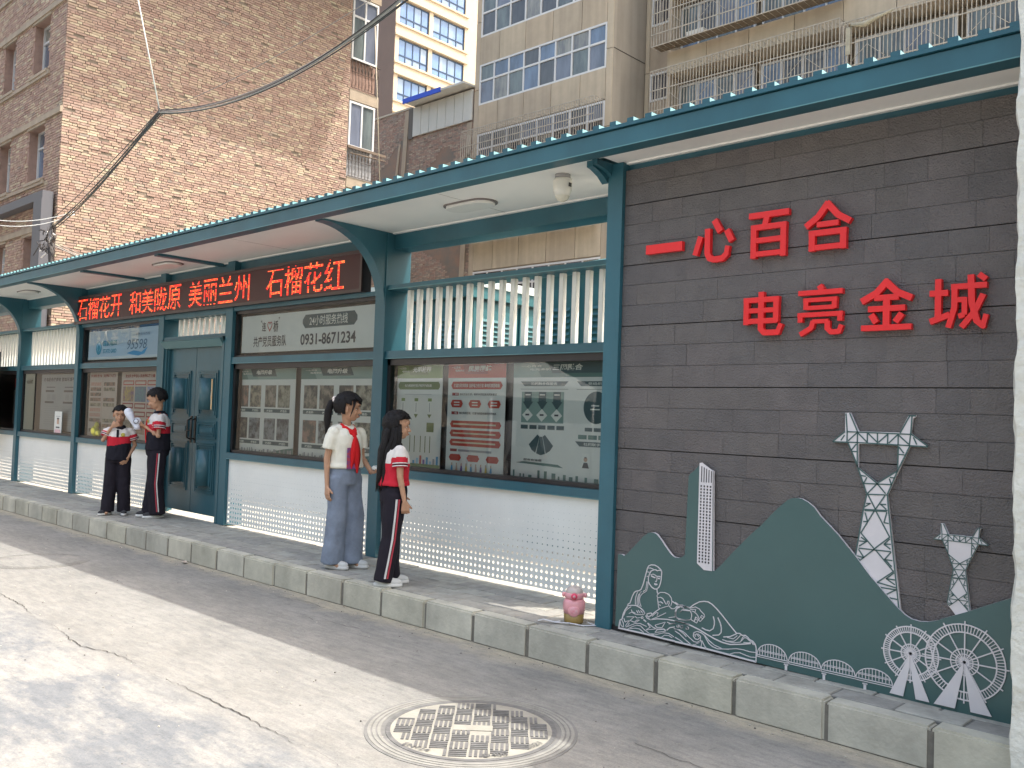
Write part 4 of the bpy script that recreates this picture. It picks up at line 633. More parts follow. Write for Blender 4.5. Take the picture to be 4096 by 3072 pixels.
for i,(u,c) in enumerate([(.42,'blue'),(.5,'sky'),(.57,'red'),(.64,'purple'),(.71,'blue'),(.78,'sky'),(.85,'grey'),(.92,'blue')]): p.r(u,u+.045,.03,.06+.05*((i*7)%5)/4,INK[c],2)
p.r(.0,1,0,.03,INK['lime'],2); p.done()
p=Poster('unity_poster',-5.60,-4.925,PZ0,PZ1,'red headed poster with hexagonal red banners in the near showcase'); header(p,'民族团结',INK['redd'],INK['red'],INK['red'],(.36,.76))
def hexb(v0,v1,u0,u1,m): p.poly([(u0,(v0+v1)/2),(u0+.03,v1),(u1-.03,v1),(u1,(v0+v1)/2),(u1-.03,v0),(u0+.03,v0)],m,2)
hexb(.755,.825,.06,.95,INK['red']); p.t('打造为民共同体 当好电力先行官 奏响民族团结曲',.11,.90,.772,.806,INK['white'])
p.r(.08,.20,.695,.722,INK['redd'],2); p.t('01',.14,.18,.70,.717,INK['white']); p.t('强化政治引领，筑牢中华民族共同体意识',.22,.86,.697,.719,INK['dark'])
for u in (.17,.49,.82): hexb(.585,.655,u-.11,u+.11,INK['red']); p.r(u-.05,u+.05,.628,.638,INK['white'],3); p.r(u-.05,u+.05,.603,.613,INK['white'],3)
p.r(.08,.20,.52,.547,INK['redd'],2); p.t('02',.14,.18,.525,.542,INK['white']); p.t('强化阵地互联，打造为民服务高效协同体系',.22,.86,.522,.545,INK['dark'])
for v in (.43,.345,.26): hexb(v-.032,v+.032,.06,.95,INK['red']); p.r(.12,.86,v-.006,v+.008,INK['cream'],3)
p.r(.08,.20,.175,.20,INK['redd'],2); p.r(.22,.80,.177,.197,INK['grey'],2)
for u in (.17,.49,.82): hexb(.09,.15,u-.11,u+.11,INK['red'])
for i in range(9): u=.12+i*.085; p.poly([(u-.02,.0),(u+.02,.0),(u+.012,.045),(u-.012,.045)],INK[['blue','skin','purple','gold'][i%4]],2); p.r(u-.01,u+.01,.045,.07,INK['skin'],3)
p.done()
p=Poster('network_poster',-4.842,-3.50,PZ0,PZ1,'wide grey green poster with dark arrows and overlapping discs beside the end post'); header(p,'三网融合',INK['slate'],INK['green'],INK['greenl'],(.18*2-.06,.52))
for u0,u1,tt in [(.06,.42,'三网融合保服务'),(.48,.86,'党组织工作网格')]:
    p.poly([(u0,.825),(u1,.825),(u1-.03,.785),(u0+.03,.785)],INK['slate'],2); p.t(tt,u0+.08,u1-.08,.793,.817,INK['white']); p.r(u0,u1,.757,.760,INK['slate'],2)
p.r(.07,.39,.47,.735,INK['greenl'],1)
for u in (.12,.23,.34):
    p.poly([(u-.028,.735),(u+.028,.735),(u+.028,.65),(u+.04,.65),(u,.58),(u-.04,.65),(u-.028,.65)],INK['slate'],2); p.r(u-.02,u+.02,.705,.715,INK['white'],3)
    p.poly([(u,.59),(u+.042,.535),(u,.48),(u-.042,.535)],INK['white'],3); p.r(u-.015,u+.015,.53,.545,INK['dark'],4)
for i in range(5): p.r(.07+i*.068,.125+i*.068,.415,.45,INK['slate'],2)
for a in range(3):
    a0=math.pi*(1.20+.205*a); a1=a0+math.pi*.185; c=(.23,.40)
    p.poly([(c[0]+.035*math.cos(a0),c[1]+.05*math.sin(a0)),(c[0]+.115*math.cos(a0),c[1]+.20*math.sin(a0)),(c[0]+.115*math.cos((a0+a1)/2),c[1]+.205*math.sin((a0+a1)/2)),(c[0]+.115*math.cos(a1),c[1]+.20*math.sin(a1)),(c[0]+.035*math.cos(a1),c[1]+.05*math.sin(a1))],INK['slate'],2)
def disc(cx,cz,r,m,l): p.poly([(cx+r*math.cos(2*math.pi*k/28),cz+r*1.5*math.sin(2*math.pi*k/28)) for k in range(28)],m,l)
disc(.62,.61,.088,INK['slate'],2); disc(.73,.61,.088,INK['slate'],2.4); p.poly([(.675,.705),(.695,.65),(.695,.57),(.675,.515),(.655,.57),(.655,.65)],INK['green'],3)
p.r(.585,.64,.62,.63,INK['white'],3); p.r(.71,.765,.62,.63,INK['white'],3); p.r(.58,.645,.59,.60,INK['white'],3); p.r(.705,.77,.59,.60,INK['white'],3)
for i in range(4): p.r(.545+i*.062,.597+i*.062,.415,.445,INK['slate'],2); p.r(.50+i*.07,.56+i*.07,.35,.385,INK['green'],2)
p.poly([(.48,.33),(.86,.33),(.83,.29),(.51,.29)],INK['slate'],2); p.t('社网联手服务网格员',.54,.80,.298,.322,INK['white'])
for u in (.53,.70): p.r(u,u+.055,.115,.235,INK['white'],1); p.poly([(u+.003,.115),(u+.052,.115),(u+.04,.16),(u+.015,.16)],INK['dark'],2); disc(u+.0275,.185,.013,INK['skin'],3); p.r(u+.02,u+.035,.196,.206,INK['dark'],4)
p.t('服务有温度',.10,.24,.14,.16,INK['dark']); p.poly([(.04,.12),(.40,.10),(.36,.125),(.1,.135)],INK['green'],1)
skyline(p,INK['green'],.07); p.done()
# hotline sign
p=Poster('hotline_sign',-8.93,-6.475,1.885,2.285,'white hotline sign with a red heart and a phone number under the long red sign','sign',None,y=5.13)
p.t('连',.165,.198,.55,.80,INK['dark'],off=.02); p.t('桥',.255,.293,.52,.82,INK['dark'],off=.02); p.t('“',.155,.165,.80,.87,INK['dark']); p.t('”',.295,.305,.84,.91,INK['dark'])
hb=MB()
hp=[]
for k in range(24):
    a=2*math.pi*k/24; hx=16*math.sin(a)**3; hz=13*math.cos(a)-5*math.cos(2*a)-2*math.cos(3*a)-math.cos(4*a)
    hp.append((p.px(.227)+hx*.0026,p.pz(.69)+hz*.0034))
for a,b in zip(hp,hp[1:]+hp[:1]): hb.bar(a,b,.011,5.1265,5.1285)
hb.build('heart_emblem',mat('heart_red',(.40,.06,.05),.6),p.o)
p.t('共产党员服务队',.100,.360,.14,.43,INK['dark'],off=.010)
uu0,uu1,vv0,vv1=.475,.845,.56,.90; e=.02
p.poly([(uu0,vv0+.12),(uu0+e,vv0),(uu1-e,vv0),(uu1,vv0+.12),(uu1,vv1-.12),(uu1-e,vv1),(uu0+e,vv1),(uu0,vv1-.12)],INK['slate'],1)
p.t('24小时服务热线',.525,.785,.61,.86,INK['white'],off=.008); p.t('0931-8671234',.465,.84,.13,.42,INK['dark'],off=.022); p.done()
# utility company sign
p=Poster('utility_sign',-13.10,-10.87,1.885,2.285,'pale blue utility company sign with a globe emblem and the number 95598','sign',None,y=5.13,m=mat('sign_pale_blue',(.50,.60,.66),.5,col2=(.62,.62,.60),scale=.8))
p.r(0,1,0,.10,INK['white'],1)
def gl(cx,cz,r,m,l): p.poly([(cx+r*math.cos(2*math.pi*k/24),cz+r*5.4*math.sin(2*math.pi*k/24)) for k in range(24)],m,l)
TE=mat('ink_teal',(.0,.22,.25),.5)
gl(.16,.40,.042,TE,1.5); gl(.16,.45,.030,INK['sky'],2.5); gl(.16,.40,.020,TE,3)
p.t('国家电网',.225,.42,.46,.66,TE,off=.02); p.t('STATE GRID',.225,.42,.22,.36,TE,off=.02)
p.t('95598',.57,.83,.30,.62,mat('ink_grey95598',(.13,.16,.18),.5),off=.005,shear=.2); p.t('供电服务热线',.68,.86,.74,.83,INK['grey'],off=.01)
p.poly([(.56,.18),(.66,.26),(.76,.20),(.84,.36),(.80,.14),(.72,.08),(.64,.12)],INK['blue'],2); p.done()
# bay C posters (red)
PINK=mat('paper_pink',(.56,.47,.42),.6,var=.08,scale=6)
p=Poster('newspaper_poster',-13.08,-12.17,PZ0,PZ1,'faded pink newspaper style poster in two columns, in the showcase left of the door',m=PINK)
p.t('学习贯彻 党代会',.05,.45,.91,.96,INK['redd'],off=.03); p.t('民族团结 凝心聚力',.52,.95,.91,.96,INK['redd'],off=.03); p.r(.48,.485,.03,.98,INK['redd'],1)
r=random.Random(4)
for c in (0,.49):
    for i in range(10):
        v=.06+.08*i; p.r(c+.04,c+.44,v,v+.055,r.choice([PH[1],PH[4],PINK,mat('print_redpink',(.48,.20,.15),.6,col2=(.55,.42,.36),scale=30)]),1)
p.done()
p=Poster('red_box_poster',-12.03,-10.88,PZ0,PZ1,'poster with red outlined boxes and three coloured pictures, behind the shorter boy',m=PINK)
p.t('党业融合守初心 民族团结聚力量',.10,.85,.90,.95,INK['redd'],off=.03)
for i in range(3):
    u=.05+i*.31; p.r(u,u+.28,.79,.86,INK['red'],1); p.r(u+.02,u+.26,.805,.845,PINK,2)
    p.r(u,u+.28,.55,.77,mat('picture_%d'%i,[(.55,.42,.10),(.10,.30,.30),(.15,.22,.50)][i],.6,col2=[(.20,.10,.22),(.10,.12,.25),(.45,.45,.50)][i],scale=22,fac=.3),1)
    for v in (.45,.33): p.r(u,u+.28,v,v+.08,INK['redd'],1); p.r(u+.02,u+.26,v+.02,v+.06,PINK,2)
    p.r(u,u+.28,.08,.28,PH[i],1)
p.done()
# bay D
t_=Poster('cream_notice_panel',-15.44,-15.03,.83,1.745,'blank cream notice panel with three brown characters, far left showcase',cat='notice panel',group=None,y=5.10,m=mat('cream_panel',(.66,.57,.45),.5))
t_.t('公示栏',.18,.82,.79,.86,mat('ink_brown',(.22,.12,.06),.6),off=.01); t_.done()
p=Poster('grey_notice_poster',-14.93,-13.36,.85,1.70,'grey two column notice poster headed in black brush lettering',m=mat('paper_grey',(.36,.37,.38),.6,var=.05,scale=4))
p.t('办电服务提质效 营商环境更优化',.06,.96,.87,.94,INK['dark'],off=.02,shear=.1)
for c in (.06,.52):
    p.r(c+.08,c+.30,.76,.775,INK['dark'],1); p.r(c+.06,c+.28,.68,.715,INK['dark'],1)
    for k in range(2): p.r(c+.10+k*.13,c+.19+k*.13,.54,.64,INK['grey'],1)
    p.r(c+.05,c+.28,.48,.515,INK['dark'],1)
    for i in range(9): p.r(c+.04,c+.40-(i%3)*.06,.42-i*.04,.43-i*.04,INK['grey'],1)
p.done()
lf=Poster('leaflet',-14.10,-13.82,.80,1.14,'small white leaflet with a portrait taped to the glass over the grey notice',cat='leaflet',group=None,y=5.083)
lf.r(.35,.65,.45,.68,INK['skin'],1); lf.r(.35,.65,.66,.72,INK['dark'],2); lf.r(.2,.8,.78,.80,INK['grey'],1); lf.r(.1,.9,.05,.22,mat('ink_pink',(.70,.45,.48),.6),1); lf.r(.25,.75,.28,.34,INK['dark'],1); lf.done()
p=Poster('dark_display_poster',-17.6,-15.75,.83,1.72,'dark red and black display poster in the farthest showcase',m=mat('dark_display',(.10,.03,.03),.5,col2=(.02,.015,.02),scale=1.6))
p.r(.80,.93,.75,.92,INK['red'],1); p.r(.78,.94,.08,.7,mat('display_pale',(.40,.34,.31),.6,col2=(.10,.08,.08),scale=5),1); p.done()
# things inside the showcases
yb=MB(); yb.ell((0,0,.07),(.10,.045,.075),14,9); yb.ell((.05,0,.15),(.05,.03,.05),12,8); yb.ell((.14,-.01,.045),(.07,.035,.045),12,8)
o=yb.build('plastic_bag',mat('yellow_plastic',(.72,.66,.10),.35,var=.2,scale=22,bump=.6,bscale=30)); o.location=(-12.72,5.125,.826); tag(o,'crumpled yellow plastic bag inside the showcase left of the shorter boy','bag')
# ================= BUILDINGS BEHIND =================
BR=[mat('brick_%d'%i,c,.9,var=.22,scale=6,bump=.3,bscale=50) for i,c in enumerate([(.37,.255,.205),(.42,.31,.235),(.35,.25,.205),(.46,.37,.27),(.32,.21,.17),(.50,.43,.31),(.40,.33,.26),(.29,.235,.20)])]
MO=mat('mortar',(.20,.16,.125),.95,var=.25,scale=8)
WFR=mat('window_frame_white',(.62,.62,.62),.4)
STON=mat('weathered_concrete',(.38,.31,.235),.85,var=.14,scale=2.0,streak=.14,bump=.2,bscale=20)
DARKIN=mat('dark_interior',(.03,.03,.035),.8)
def pane(name,c1,c2,sc=1.2,rough=.08):
    return mat(name,c1,rough,col2=c2,scale=sc,fac=.25,spec=.9,stretch=(1,1,.25))
PN=[pane('pane_slate',(.17,.19,.25),(.09,.105,.14)),pane('pane_blue',(.17,.24,.36),(.09,.12,.18)),pane('pane_curtain',(.30,.29,.25),(.12,.12,.13),3),pane('pane_dark',(.09,.09,.10),(.04,.04,.05)),pane('pane_green',(.15,.18,.18),(.07,.08,.09),2)]
ob=random.Random(21)
# ---- left brick building ----
BX,BY=-22.0,7.74
B=thing('brick_building','red brown brick apartment building with recessed windows and a blank side wall at the left','building')
MB().box(-40,BX-.012,BY+.301,15.83,-.1,15.4).build('wall',MO,B); MB().box(BX-.30,BX-.0121,BY+.011,BY+.302,-.1,15.4).build('corner_pier',MO,B)
def brick_run(a0,a1,z0,z1,place,skip=None,seed=1):
    """rows of bricks; place(mb,a,b,za,zb,dep,mi) ; yields brick specs"""
    r=random.Random(seed); z=z0; row=0; out=[]
    while z<z1:
        a=a0-(.06 if row%2 else 0)+r.uniform(-.01,.01)
        while a<a1:
            L_=r.choice([.235,.235,.113]); b=min(a+L_,a1)
            if b>a0 and not (skip and skip((max(a,a0)+b)/2,z)): out.append((max(a,a0),b-.014,z+r.uniform(-.003,.003),z+.049+r.uniform(-.003,.003),r.choice([0,0,.004,.008,.014,.006,.018,.010,.012] if r.random()>.02 else [-.004]) ,min(7,int(abs(r.gauss(0,2.6))))))
            a+=L_
        z+=.0643; row+=1
    return out
spec=brick_run(BY+.0,15.82,2.4,14.4,None,seed=5)
vis=[s for s in spec if s[2]>4.4+ (s[0]-BY)*.20]
vis.sort(key=lambda s:(s[0]-BY)*1.1+abs(s[2]-5.6)*.9)
ind=set(id(s) for s in vis[:300])
hb_=MB(); bmesh_cache={}
for s in spec:
    a,b,z0,z1,d,mi=s
    if d<0 : continue      # a missing brick shows the recessed bed
    if id(s) in ind:
        put('brick',MB().box(BX-.03,BX+d,a,b,z0,z1).mesh('brick',BR[mi]),B)
    else:
        x1=BX+d; hb_.add([(x1,a,z0),(x1,b,z0),(x1,b,z1),(x1,a,z1),(BX-.02,a,z0),(BX-.02,b,z0),(BX-.02,b,z1),(BX-.02,a,z1)],[(0,1,2,3),(0,4,5,1),(3,2,6,7),(0,3,7,4),(1,5,6,2)],mi)
hb_.build('brickwork',BR,B,kind='stuff')
# openings on the street side
FL=2.68
wins=[]
for k in range(-2,3):
    z0,z1=6.64+FL*k,8.0+FL*k
    wins+=[(-24.12,-23.07,z0,z1),(-26.3,-25.45,z0,z1),(-28.6,-27.6,z0,z1)]
def sk_(x,z): return any(a-.06<x<b+.06 and c-.07<z<d+.01 for a,b,c,d in wins)
fb=MB()
for a,b,z0,z1,d,mi in brick_run(-29.5,BX,2.4,13.2,None,sk_,seed=9):
    y1=BY-abs(d)*.6; fb.add([(a,y1,z0),(b,y1,z0),(b,y1,z1),(a,y1,z1),(a,BY+.02,z0),(b,BY+.02,z0),(b,BY+.02,z1),(a,BY+.02,z1)],[(0,1,2,3),(0,4,5,1),(3,2,6,7),(0,3,7,4),(1,5,6,2)],mi)
fb.build('brickwork',BR,B,kind='stuff')
# cut: the recessed windows sit in boxes in front of the mortar slab, so build the reveals as dark niches
def window(parent,a,b,z0,z1,y,nx=1,trans=None,dep=.0,frame=WFR,pm=None,fw=.05,xplane=None,name='window'):
    """glazed window in the plane y (or x if xplane); frame with panes as children"""
    T=(lambda p,q,r,s,t,u:(p,q,y+r,y+s,t,u)) if xplane is None else (lambda p,q,r,s,t,u:(xplane-s,xplane-r,p,q,t,u))
    mb=MB(); 
    mb.box(*T(a,b,-.03,.04,z1-fw,z1)); mb.box(*T(a,b,-.03,.04,z0,z0+fw)); mb.box(*T(a,a+fw,-.03,.04,z0+fw,z1-fw)); mb.box(*T(b-fw,b,-.03,.04,z0+fw,z1-fw))
    for i in range(1,nx):
        x=a+(b-a)*i/nx; mb.box(*T(x-fw*.45,x+fw*.45,-.025,.03,z0+fw,z1-fw))
    if trans: mb.box(*T(a+fw,b-fw,-.028,.03,trans-fw*.5,trans+fw*.5))
    o=mb.build(name,frame,parent)
    zz=[z0]+([trans] if trans else [])+[z1]
    for i in range(nx):
        for c,d in zip(zz,zz[1:]):
            xa,xb=a+(b-a)*i/nx,a+(b-a)*(i+1)/nx
            MB().box(*T(xa+fw*.4,xb-fw*.4,.010+.001*i,.02,c+fw*.4,d-fw*.4)).build('pane',(pm or PN)[ob.randrange(len(pm or PN))],o)
    return o
rvm=BR[4]
fz=[]
for k in range(-2,3):
    z0,z1=6.64+FL*k,8.0+FL*k; zn=6.64+FL*(k+1)
    for a,b in [(-40,-28.6),(-27.6,-26.3),(-25.45,-24.12),(-23.07,BX-.301)]: fz.append((a,b,z0,z1))
    fz.append((-40,BX-.301,z1,zn))
fz.append((-40,BX-.301,-.1,6.64-2*FL))
for a,b,z0,z1 in fz: MB().box(a,b,BY+.010,BY+.30,z0,z1).build('masonry_pier',rvm,B)
for a,b,z0,z1 in wins:
    window(B,a,b,z0,z1,BY+.24,1 if b-a<.95 else 2,trans=z1-.42)
    MB().box(a-.10,b+.10,BY-.03,BY+.012,z1-.001,z1+.12).build('lintel',STON,B)
    MB().box(a-.06,b+.06,BY-.07,BY+.27,z0-.06,z0+.012).build('sill',STON,B)
for k in range(-2,3):
    MB().box(-29.5,BX+.004,BY-.055,BY+.01,8.06+FL*k,8.20+FL*k).build('string_course',STON,B)
    MB().box(-29.5,-22.9,BY-.05,BY+.01,6.50+FL*k,6.58+FL*k).build('string_course',STON,B)
# eaves far above the frame, whose shadow falls down the side wall
MB().box(-40,BX+2.80,BY-.5,16.93,15.42,15.62).build('roof',STON,B)
DU=mat('duct_grey',(.105,.105,.12),.5)
MB().box(-29,-22.1,BY-.30,BY-.06,5.97,6.17).box(-22.62,-22.10,BY-.31,BY-.06,2.3,5.97).build('duct',DU,B)
# enclosed balconies at the rear end of the side wall
for k,(zb,zt,kind) in enumerate([(11.92,13.85,'big'),(9.25,10.64,'low')]):
    pmk=[PN[4],PN[2],PN[0]]
    window(B,15.84,16.80,zb,zt,0,2 if kind=='low' else 2,trans=(13.25 if kind=='big' else None),xplane=BX-.02,pm=pmk,fw=.06,name='balcony_window')
MB().box(-23.3,BX-.0,15.84,16.92,10.68,11.02).build('balcony_slab',STON,B); MB().box(-23.3,BX-.0,15.84,16.92,8.02,8.34).build('balcony_slab',STON,B); MB().box(-23.3,BX-.01,15.84,16.9,13.9,14.2).build('balcony_slab',STON,B)
MB().box(-23.3,BX-.12,15.84,16.85,11.02,11.92).build('balcony_parapet',BR[4],B); MB().box(-23.3,BX-.12,15.84,16.85,8.34,9.25).build('balcony_parapet',mat('grey_render',(.33,.33,.34),.8,var=.1),B)
MB().box(-24.5,BX-.2,15.84,16.80,2.0,15.4).build('balcony_tower',STON,B)
IRON=mat('rusty_iron',(.07,.05,.04),.7,var=.3,scale=20)
for z0,z1 in [(11.05,11.90),(8.36,9.22)]:
    mb=MB(); n=8
    for i in range(n+1):
        y=15.88+(16.86-15.88)*i/n; mb.tube([(BX+.02,y,z0),(BX+.02,y,z0+.5),(BX+.02,y,z0+.60),(BX+.02,y,z0+.68),(BX+.02,y,z1)],[.008,.008,.03,.010,.008],6)
    mb.tube([(BX+.02,15.85,z1),(BX+.02,16.92,z1)],.018,6); mb.tube([(BX+.02,15.85,z0),(BX+.02,16.9,z0)],.012,6); mb.tube([(BX+.02,15.85,z0+.48),(BX+.02,16.9,z0+.48)],.007,6)
    mb.build('balcony_railing',IRON,B)
MB().box(BX,BX+.05,15.82,17.25,9.20,9.28).tube([(BX+.03,15.9,9.05),(BX+.03,17.25,9.1)],.02).build('clothes_rail',mat('old_wood',(.16,.12,.09),.8),B)
# ---- far yellow tower ----
TX=-54.0
YT=thing('yellow_tower','tall sunlit cream apartment tower with blue windows and a brown side wall, farthest building','building')
CRM=mat('cream_tiles',(.56,.46,.33),.7,var=.07,scale=3); BRN=mat('brown_tiles',(.17,.12,.10),.7,var=.08,scale=.6)
MB().box(-64,TX-.25,42.9,60,0,60).build('wall',CRM,YT)
MB().box(-64,TX+.0,42.85,42.9,0,60).build('side_wall',BRN,YT)
BLW=[pane('tower_pane_a',(.16,.28,.50),(.10,.17,.33),.5,.05),pane('tower_pane_b',(.28,.36,.47),(.16,.25,.42),.8,.05)]
BFR=mat('blue_frame',(.02,.05,.11),.4)
for k in range(-1,6):
    zf=27.55+3.03*(k-0)
    MB().box(TX-.30,TX+.10,42.86,50.6,zf,zf+.14).build('sill',CRM,YT)
    MB().box(TX-.30,TX-.02,42.88,50.4,zf-.72-.28+.0,zf-.001).build('spandrel',CRM,YT) if False else None
    MB().box(TX-.30,TX+.0,42.88,50.35,zf+.14,zf+.86).build('spandrel',CRM,YT)
    MB().box(TX-.30,TX+.10,42.86,50.6,zf+.86,zf+1.00).build('sill',CRM,YT)
    for a,b in [(42.88,43.30),(46.34,46.74),(50.25,50.7)]: MB().box(TX-.30,TX-.04,a,b,zf+1.0,zf+3.03).build('pier',CRM,YT)
    for a,b,n in [(43.30,46.34,4),(46.74,50.25,4)]: window(YT,a,b,zf+1.0,zf+2.92,0,n,trans=zf+1.62,xplane=TX-.16,frame=BFR,pm=BLW,fw=.09)
# ---- low weathered brick annex with white cladding ----
LB=thing('brick_annex','low weathered brick annex with white cladding boards and a blue roof edge, between two blocks','wall')
OLD=mat('patched_brick',(.26,.17,.125),.95,col2=(.17,.155,.135),scale=.9,fac=.25,bump=.5,bscale=16)
MB().box(-36,-26.2,25.03,30,0,14.66).build('wall',OLD,LB)
obk=MB(); rb2=random.Random(33); z=6.3
while z<14.6:
    x=-33.2
    while x<-26.22:
        L_=rb2.choice([.24,.24,.12])
        zc=z; keep=noise.noise(Vector((x*.5,z*.55,3)))>-.22
        if keep and not(x>-29.95 and z>13.35) and rb2.random()>.04: obk.add([(x,25.03-rb2.uniform(.004,.02),z),(x+L_-.02,25.03-rb2.uniform(.004,.02),z),(x+L_-.02,25.02,z+.052),(x,25.01,z+.052)],[(0,1,2,3)],rb2.choice([0,2,4,6,7,7,2]))
        x+=L_
    z+=.0643
obk.build('brickwork',BR,LB,kind='stuff')
for i in range(7):
    x=-29.94+.53*i; MB().box(x+.012,x+.518,24.93,25.0,13.36-.0*i,14.62).build('cladding_board',mat('cladding_white',(.52,.51,.47),.5,var=.06,scale=2),LB)
MB().box(-30.25,-29.96,24.96,25.0,13.3,14.66).build('corner_strip',mat('dark_strip',(.12,.11,.10),.8),LB)
MB().box(-30.0,-26.2,24.4,25.3,14.72,14.80).build('roof_overhang',mat('cladding_white',(.5,.5,.5)),LB)
MB().box(-30.0,-27.6,24.36,24.42,14.66,14.86).build('blue_roof_edge',mat('blue_edge',(.01,.06,.50),.4),LB)
MB().box(-36,-30.1,24.98,25.3,14.66,14.74).build('coping',mat('coping',(.40,.36,.30),.8),LB)
cm=MB()
for p,q,wd in [((-30.6,11.2),(-30.4,14.6),.25),((-31.1,11.2),(-30.85,13.2),.12),((-33,11.0),(-26.2,11.9),.22),((-33,8.9),(-26.2,9.2),.18),((-26.6,6),(-26.4,13.3),.28)]: cm.bar(p,q,wd,24.99,25.02)
cm.build('concrete_band',STON,LB)
# ---- concrete panel block in the centre and its right wing ----
CB=thing('panel_block','beige concrete panel apartment block with long ribbon windows, caged balconies and a recessed stair bay','building')
MB().box(-26.15,-19.16,25.03,32,0,30).build('wall',STON,CB)
MB().box(-19.15,-19.13,25.0,26.92,0,30).build('side_wall',mat('grey_side',(.36,.32,.265),.85,var=.10,scale=1,streak=.16),CB)
MB().box(-19.13,0,26.95,32,0,30).build('wing_wall',STON,CB)
FC=2.80
jt=mat('panel_gap',(.05,.045,.04),.9)
BEI=[mat('beige_panel_%d'%i,c,.8,var=.10,scale=1.6,streak=.16,bump=.2,bscale=18) for i,c in enumerate([(.47,.385,.285),(.49,.41,.305),(.44,.365,.275)])]
for k in range(-4,3):
    zb,zt=13.86+FC*k,15.52+FC*k
    for a,b in zip([-25.88,-24.80,-23.40,-22.0,-20.60],[-24.80,-23.40,-22.0,-20.60,-19.43]): MB().box(a+.012,b-.012,24.965,25.03,zt+.0,zb+FC-.0).build('wall_panel',BEI[ob.randrange(3)],CB)
    for a,b in [(-26.15,-25.88),(-19.43,-19.14)]: MB().box(a+.006,b-.006,24.972,25.03,zt-1.0+.012,zt+1.80-.012).build('wall_panel',BEI[ob.randrange(3)],CB)
    for zz in (zt-1.0,): MB().box(-19.128,-19.118,25.0,26.9,zz-.012,zz+.012).build('panel_gap',jt,CB)
    if k>=0: window(CB,-25.88,-19.43,zb,zt,24.995,8,trans=zb+.98,fw=.07)
    else: window(CB,-25.88,-19.43,zb,zt-.05,24.995,8,trans=zb+.98,fw=.07,pm=[PN[0],PN[3],PN[3],PN[2]])
    # recessed bay window and wing panels
    window(CB,-18.88,-18.05,zb-.85,zt-1.48+.0,26.93,1,fw=.07,pm=[PN[3],PN[0]])
    MB().box(-19.1,-18.93,26.90,26.94,zt-1.4,zt+1.4-.02).build('wall_panel',BEI[1],CB)
    wz0,wz1=14.20+FC*k-FC*0,15.02+FC*k
    x=-17.5
    while x<-.5:
        MB().box(x+.010,x+1.56,25.93,26.94,wz0-.80,wz0).build('wall_panel',BEI[ob.randrange(3)],CB); x+=1.57
    x=-17.35
    while x<-.8:
        window(CB,x,x+2.9,wz0+.10,wz0+1.75,26.55,4,trans=wz0+.62,fw=.07,pm=[PN[0],PN[1],PN[3],PN[4]]); x+=3.14
    MB().box(-17.5,-17.4,26.0,26.94,wz0,wz0+2).build('cheek_wall',BEI[0],CB)
def cage(name,x0,x1,z0,z1,y0,y1,label,group='iron window cages',sp=.115,tilt=0):
    mb=MB(); r=random.Random(x0*7); n=int((x1-x0)/sp)
    for i in range(n+1):
        x=x0+(x1-x0)*i/n; mb.tube([(x,y0,z0),(x,y0,z1)],.014,4,smooth=False); 
        if i%2==0: mb.tube([(x,y0,z0),(x,y1,z0)],.009,4); mb.tube([(x,y0,z1),(x,y1,z1)],.008,4)
    for z in (z0,z0+.42,z0+(z1-z0)*.62,z1): mb.tube([(x0,y0,z),(x1,y0,z)],.02,4,smooth=False)
    for x in (x0,x1):
        for j in range(5): y=y0+(y1-y0)*j/4; mb.tube([(x,y,z0),(x,y,z1)],.009,4)
        for z in (z0,z1): mb.tube([(x,y0,z),(x,y1,z)],.012,4)
    x=x0+.3
    while x<x1-1.0: mb.tube([(x,y0-.005,z0+.5),(x+.5,y0-.005,z0+.95),(x+1.0,y0-.005,z0+.5)],.009,4); x+=1.6
    mb.box(x0+.05,x1-.05,y0+.05,y1-.02,z0+.012,z0+.024,1)
    t=tag(mb.build(name,[mat('cage_iron',(.40,.36,.30),.7,var=.25,scale=6),mat('cage_tray',(.14,.11,.08),.9,var=.5,scale=14)]),label,'window cage',group)
    return t
cage('window_cage',-26.3,-19.5,11.05,12.72,24.45,24.93,'rusty iron cage along the ribbon window just above the canopy, central block')
cage('window_cage',-26.3,-19.5,8.25,9.92,24.45,24.93,'iron cage with flower pots on the central block, seen below the canopy roof')
cage('window_cage',-17.75,-11.05,14.22+.02,16.1,25.3,25.9,'upper iron cage with a white box inside on the right wing')
cage('window_cage',-17.75,-11.05,11.55,13.38,25.3,25.9,'lower iron cage over the right wing windows, just above the canopy')
cage('window_cage',-10.95,-3.0,11.35,13.1,25.1,25.9,'iron cage with cloth rags nearest the white pillar')
def prop(name,mb,m,label,cat): tag(mb.build(name,m),label,cat)
prop('white_box',MB().box(-16.4,-15.75,25.4,25.75,14.27,14.45),mat('plastic_white',(.7,.68,.62),.5),'white foam box standing in the upper iron cage','box')
prop('wash_basin',MB().ell((-20.6,24.7,8.42),(.2,.16,.14),12,8),_m['plastic_white'],'white basin in the cage seen under the canopy','basin')
fp=MB(); rp=random.Random(8)
for i in range(140):
    c=Vector((-22.4+rp.gauss(0,.25),24.65+rp.uniform(-.1,.1),8.45+abs(rp.gauss(0,.16)))); a=Vector((rp.uniform(-1,1),rp.uniform(-1,1),rp.uniform(-1,1))).normalized()*.06; b=a.orthogonal().normalized()*.03
    fp.add([c-a,c+b,c+a,c-b],[(0,1,2,3)],rp.randrange(2))
fp.box(-22.8,-22.0,24.55,24.8,8.28,8.40,2)
prop('flower_trough',fp,[mat('flower_purple',(.16,.12,.35),.7),mat('leaf_dark',(.06,.09,.04),.7),mat('trough',(.15,.10,.07),.8)],'trough of purple flowers in the cage seen under the canopy','plant trough')
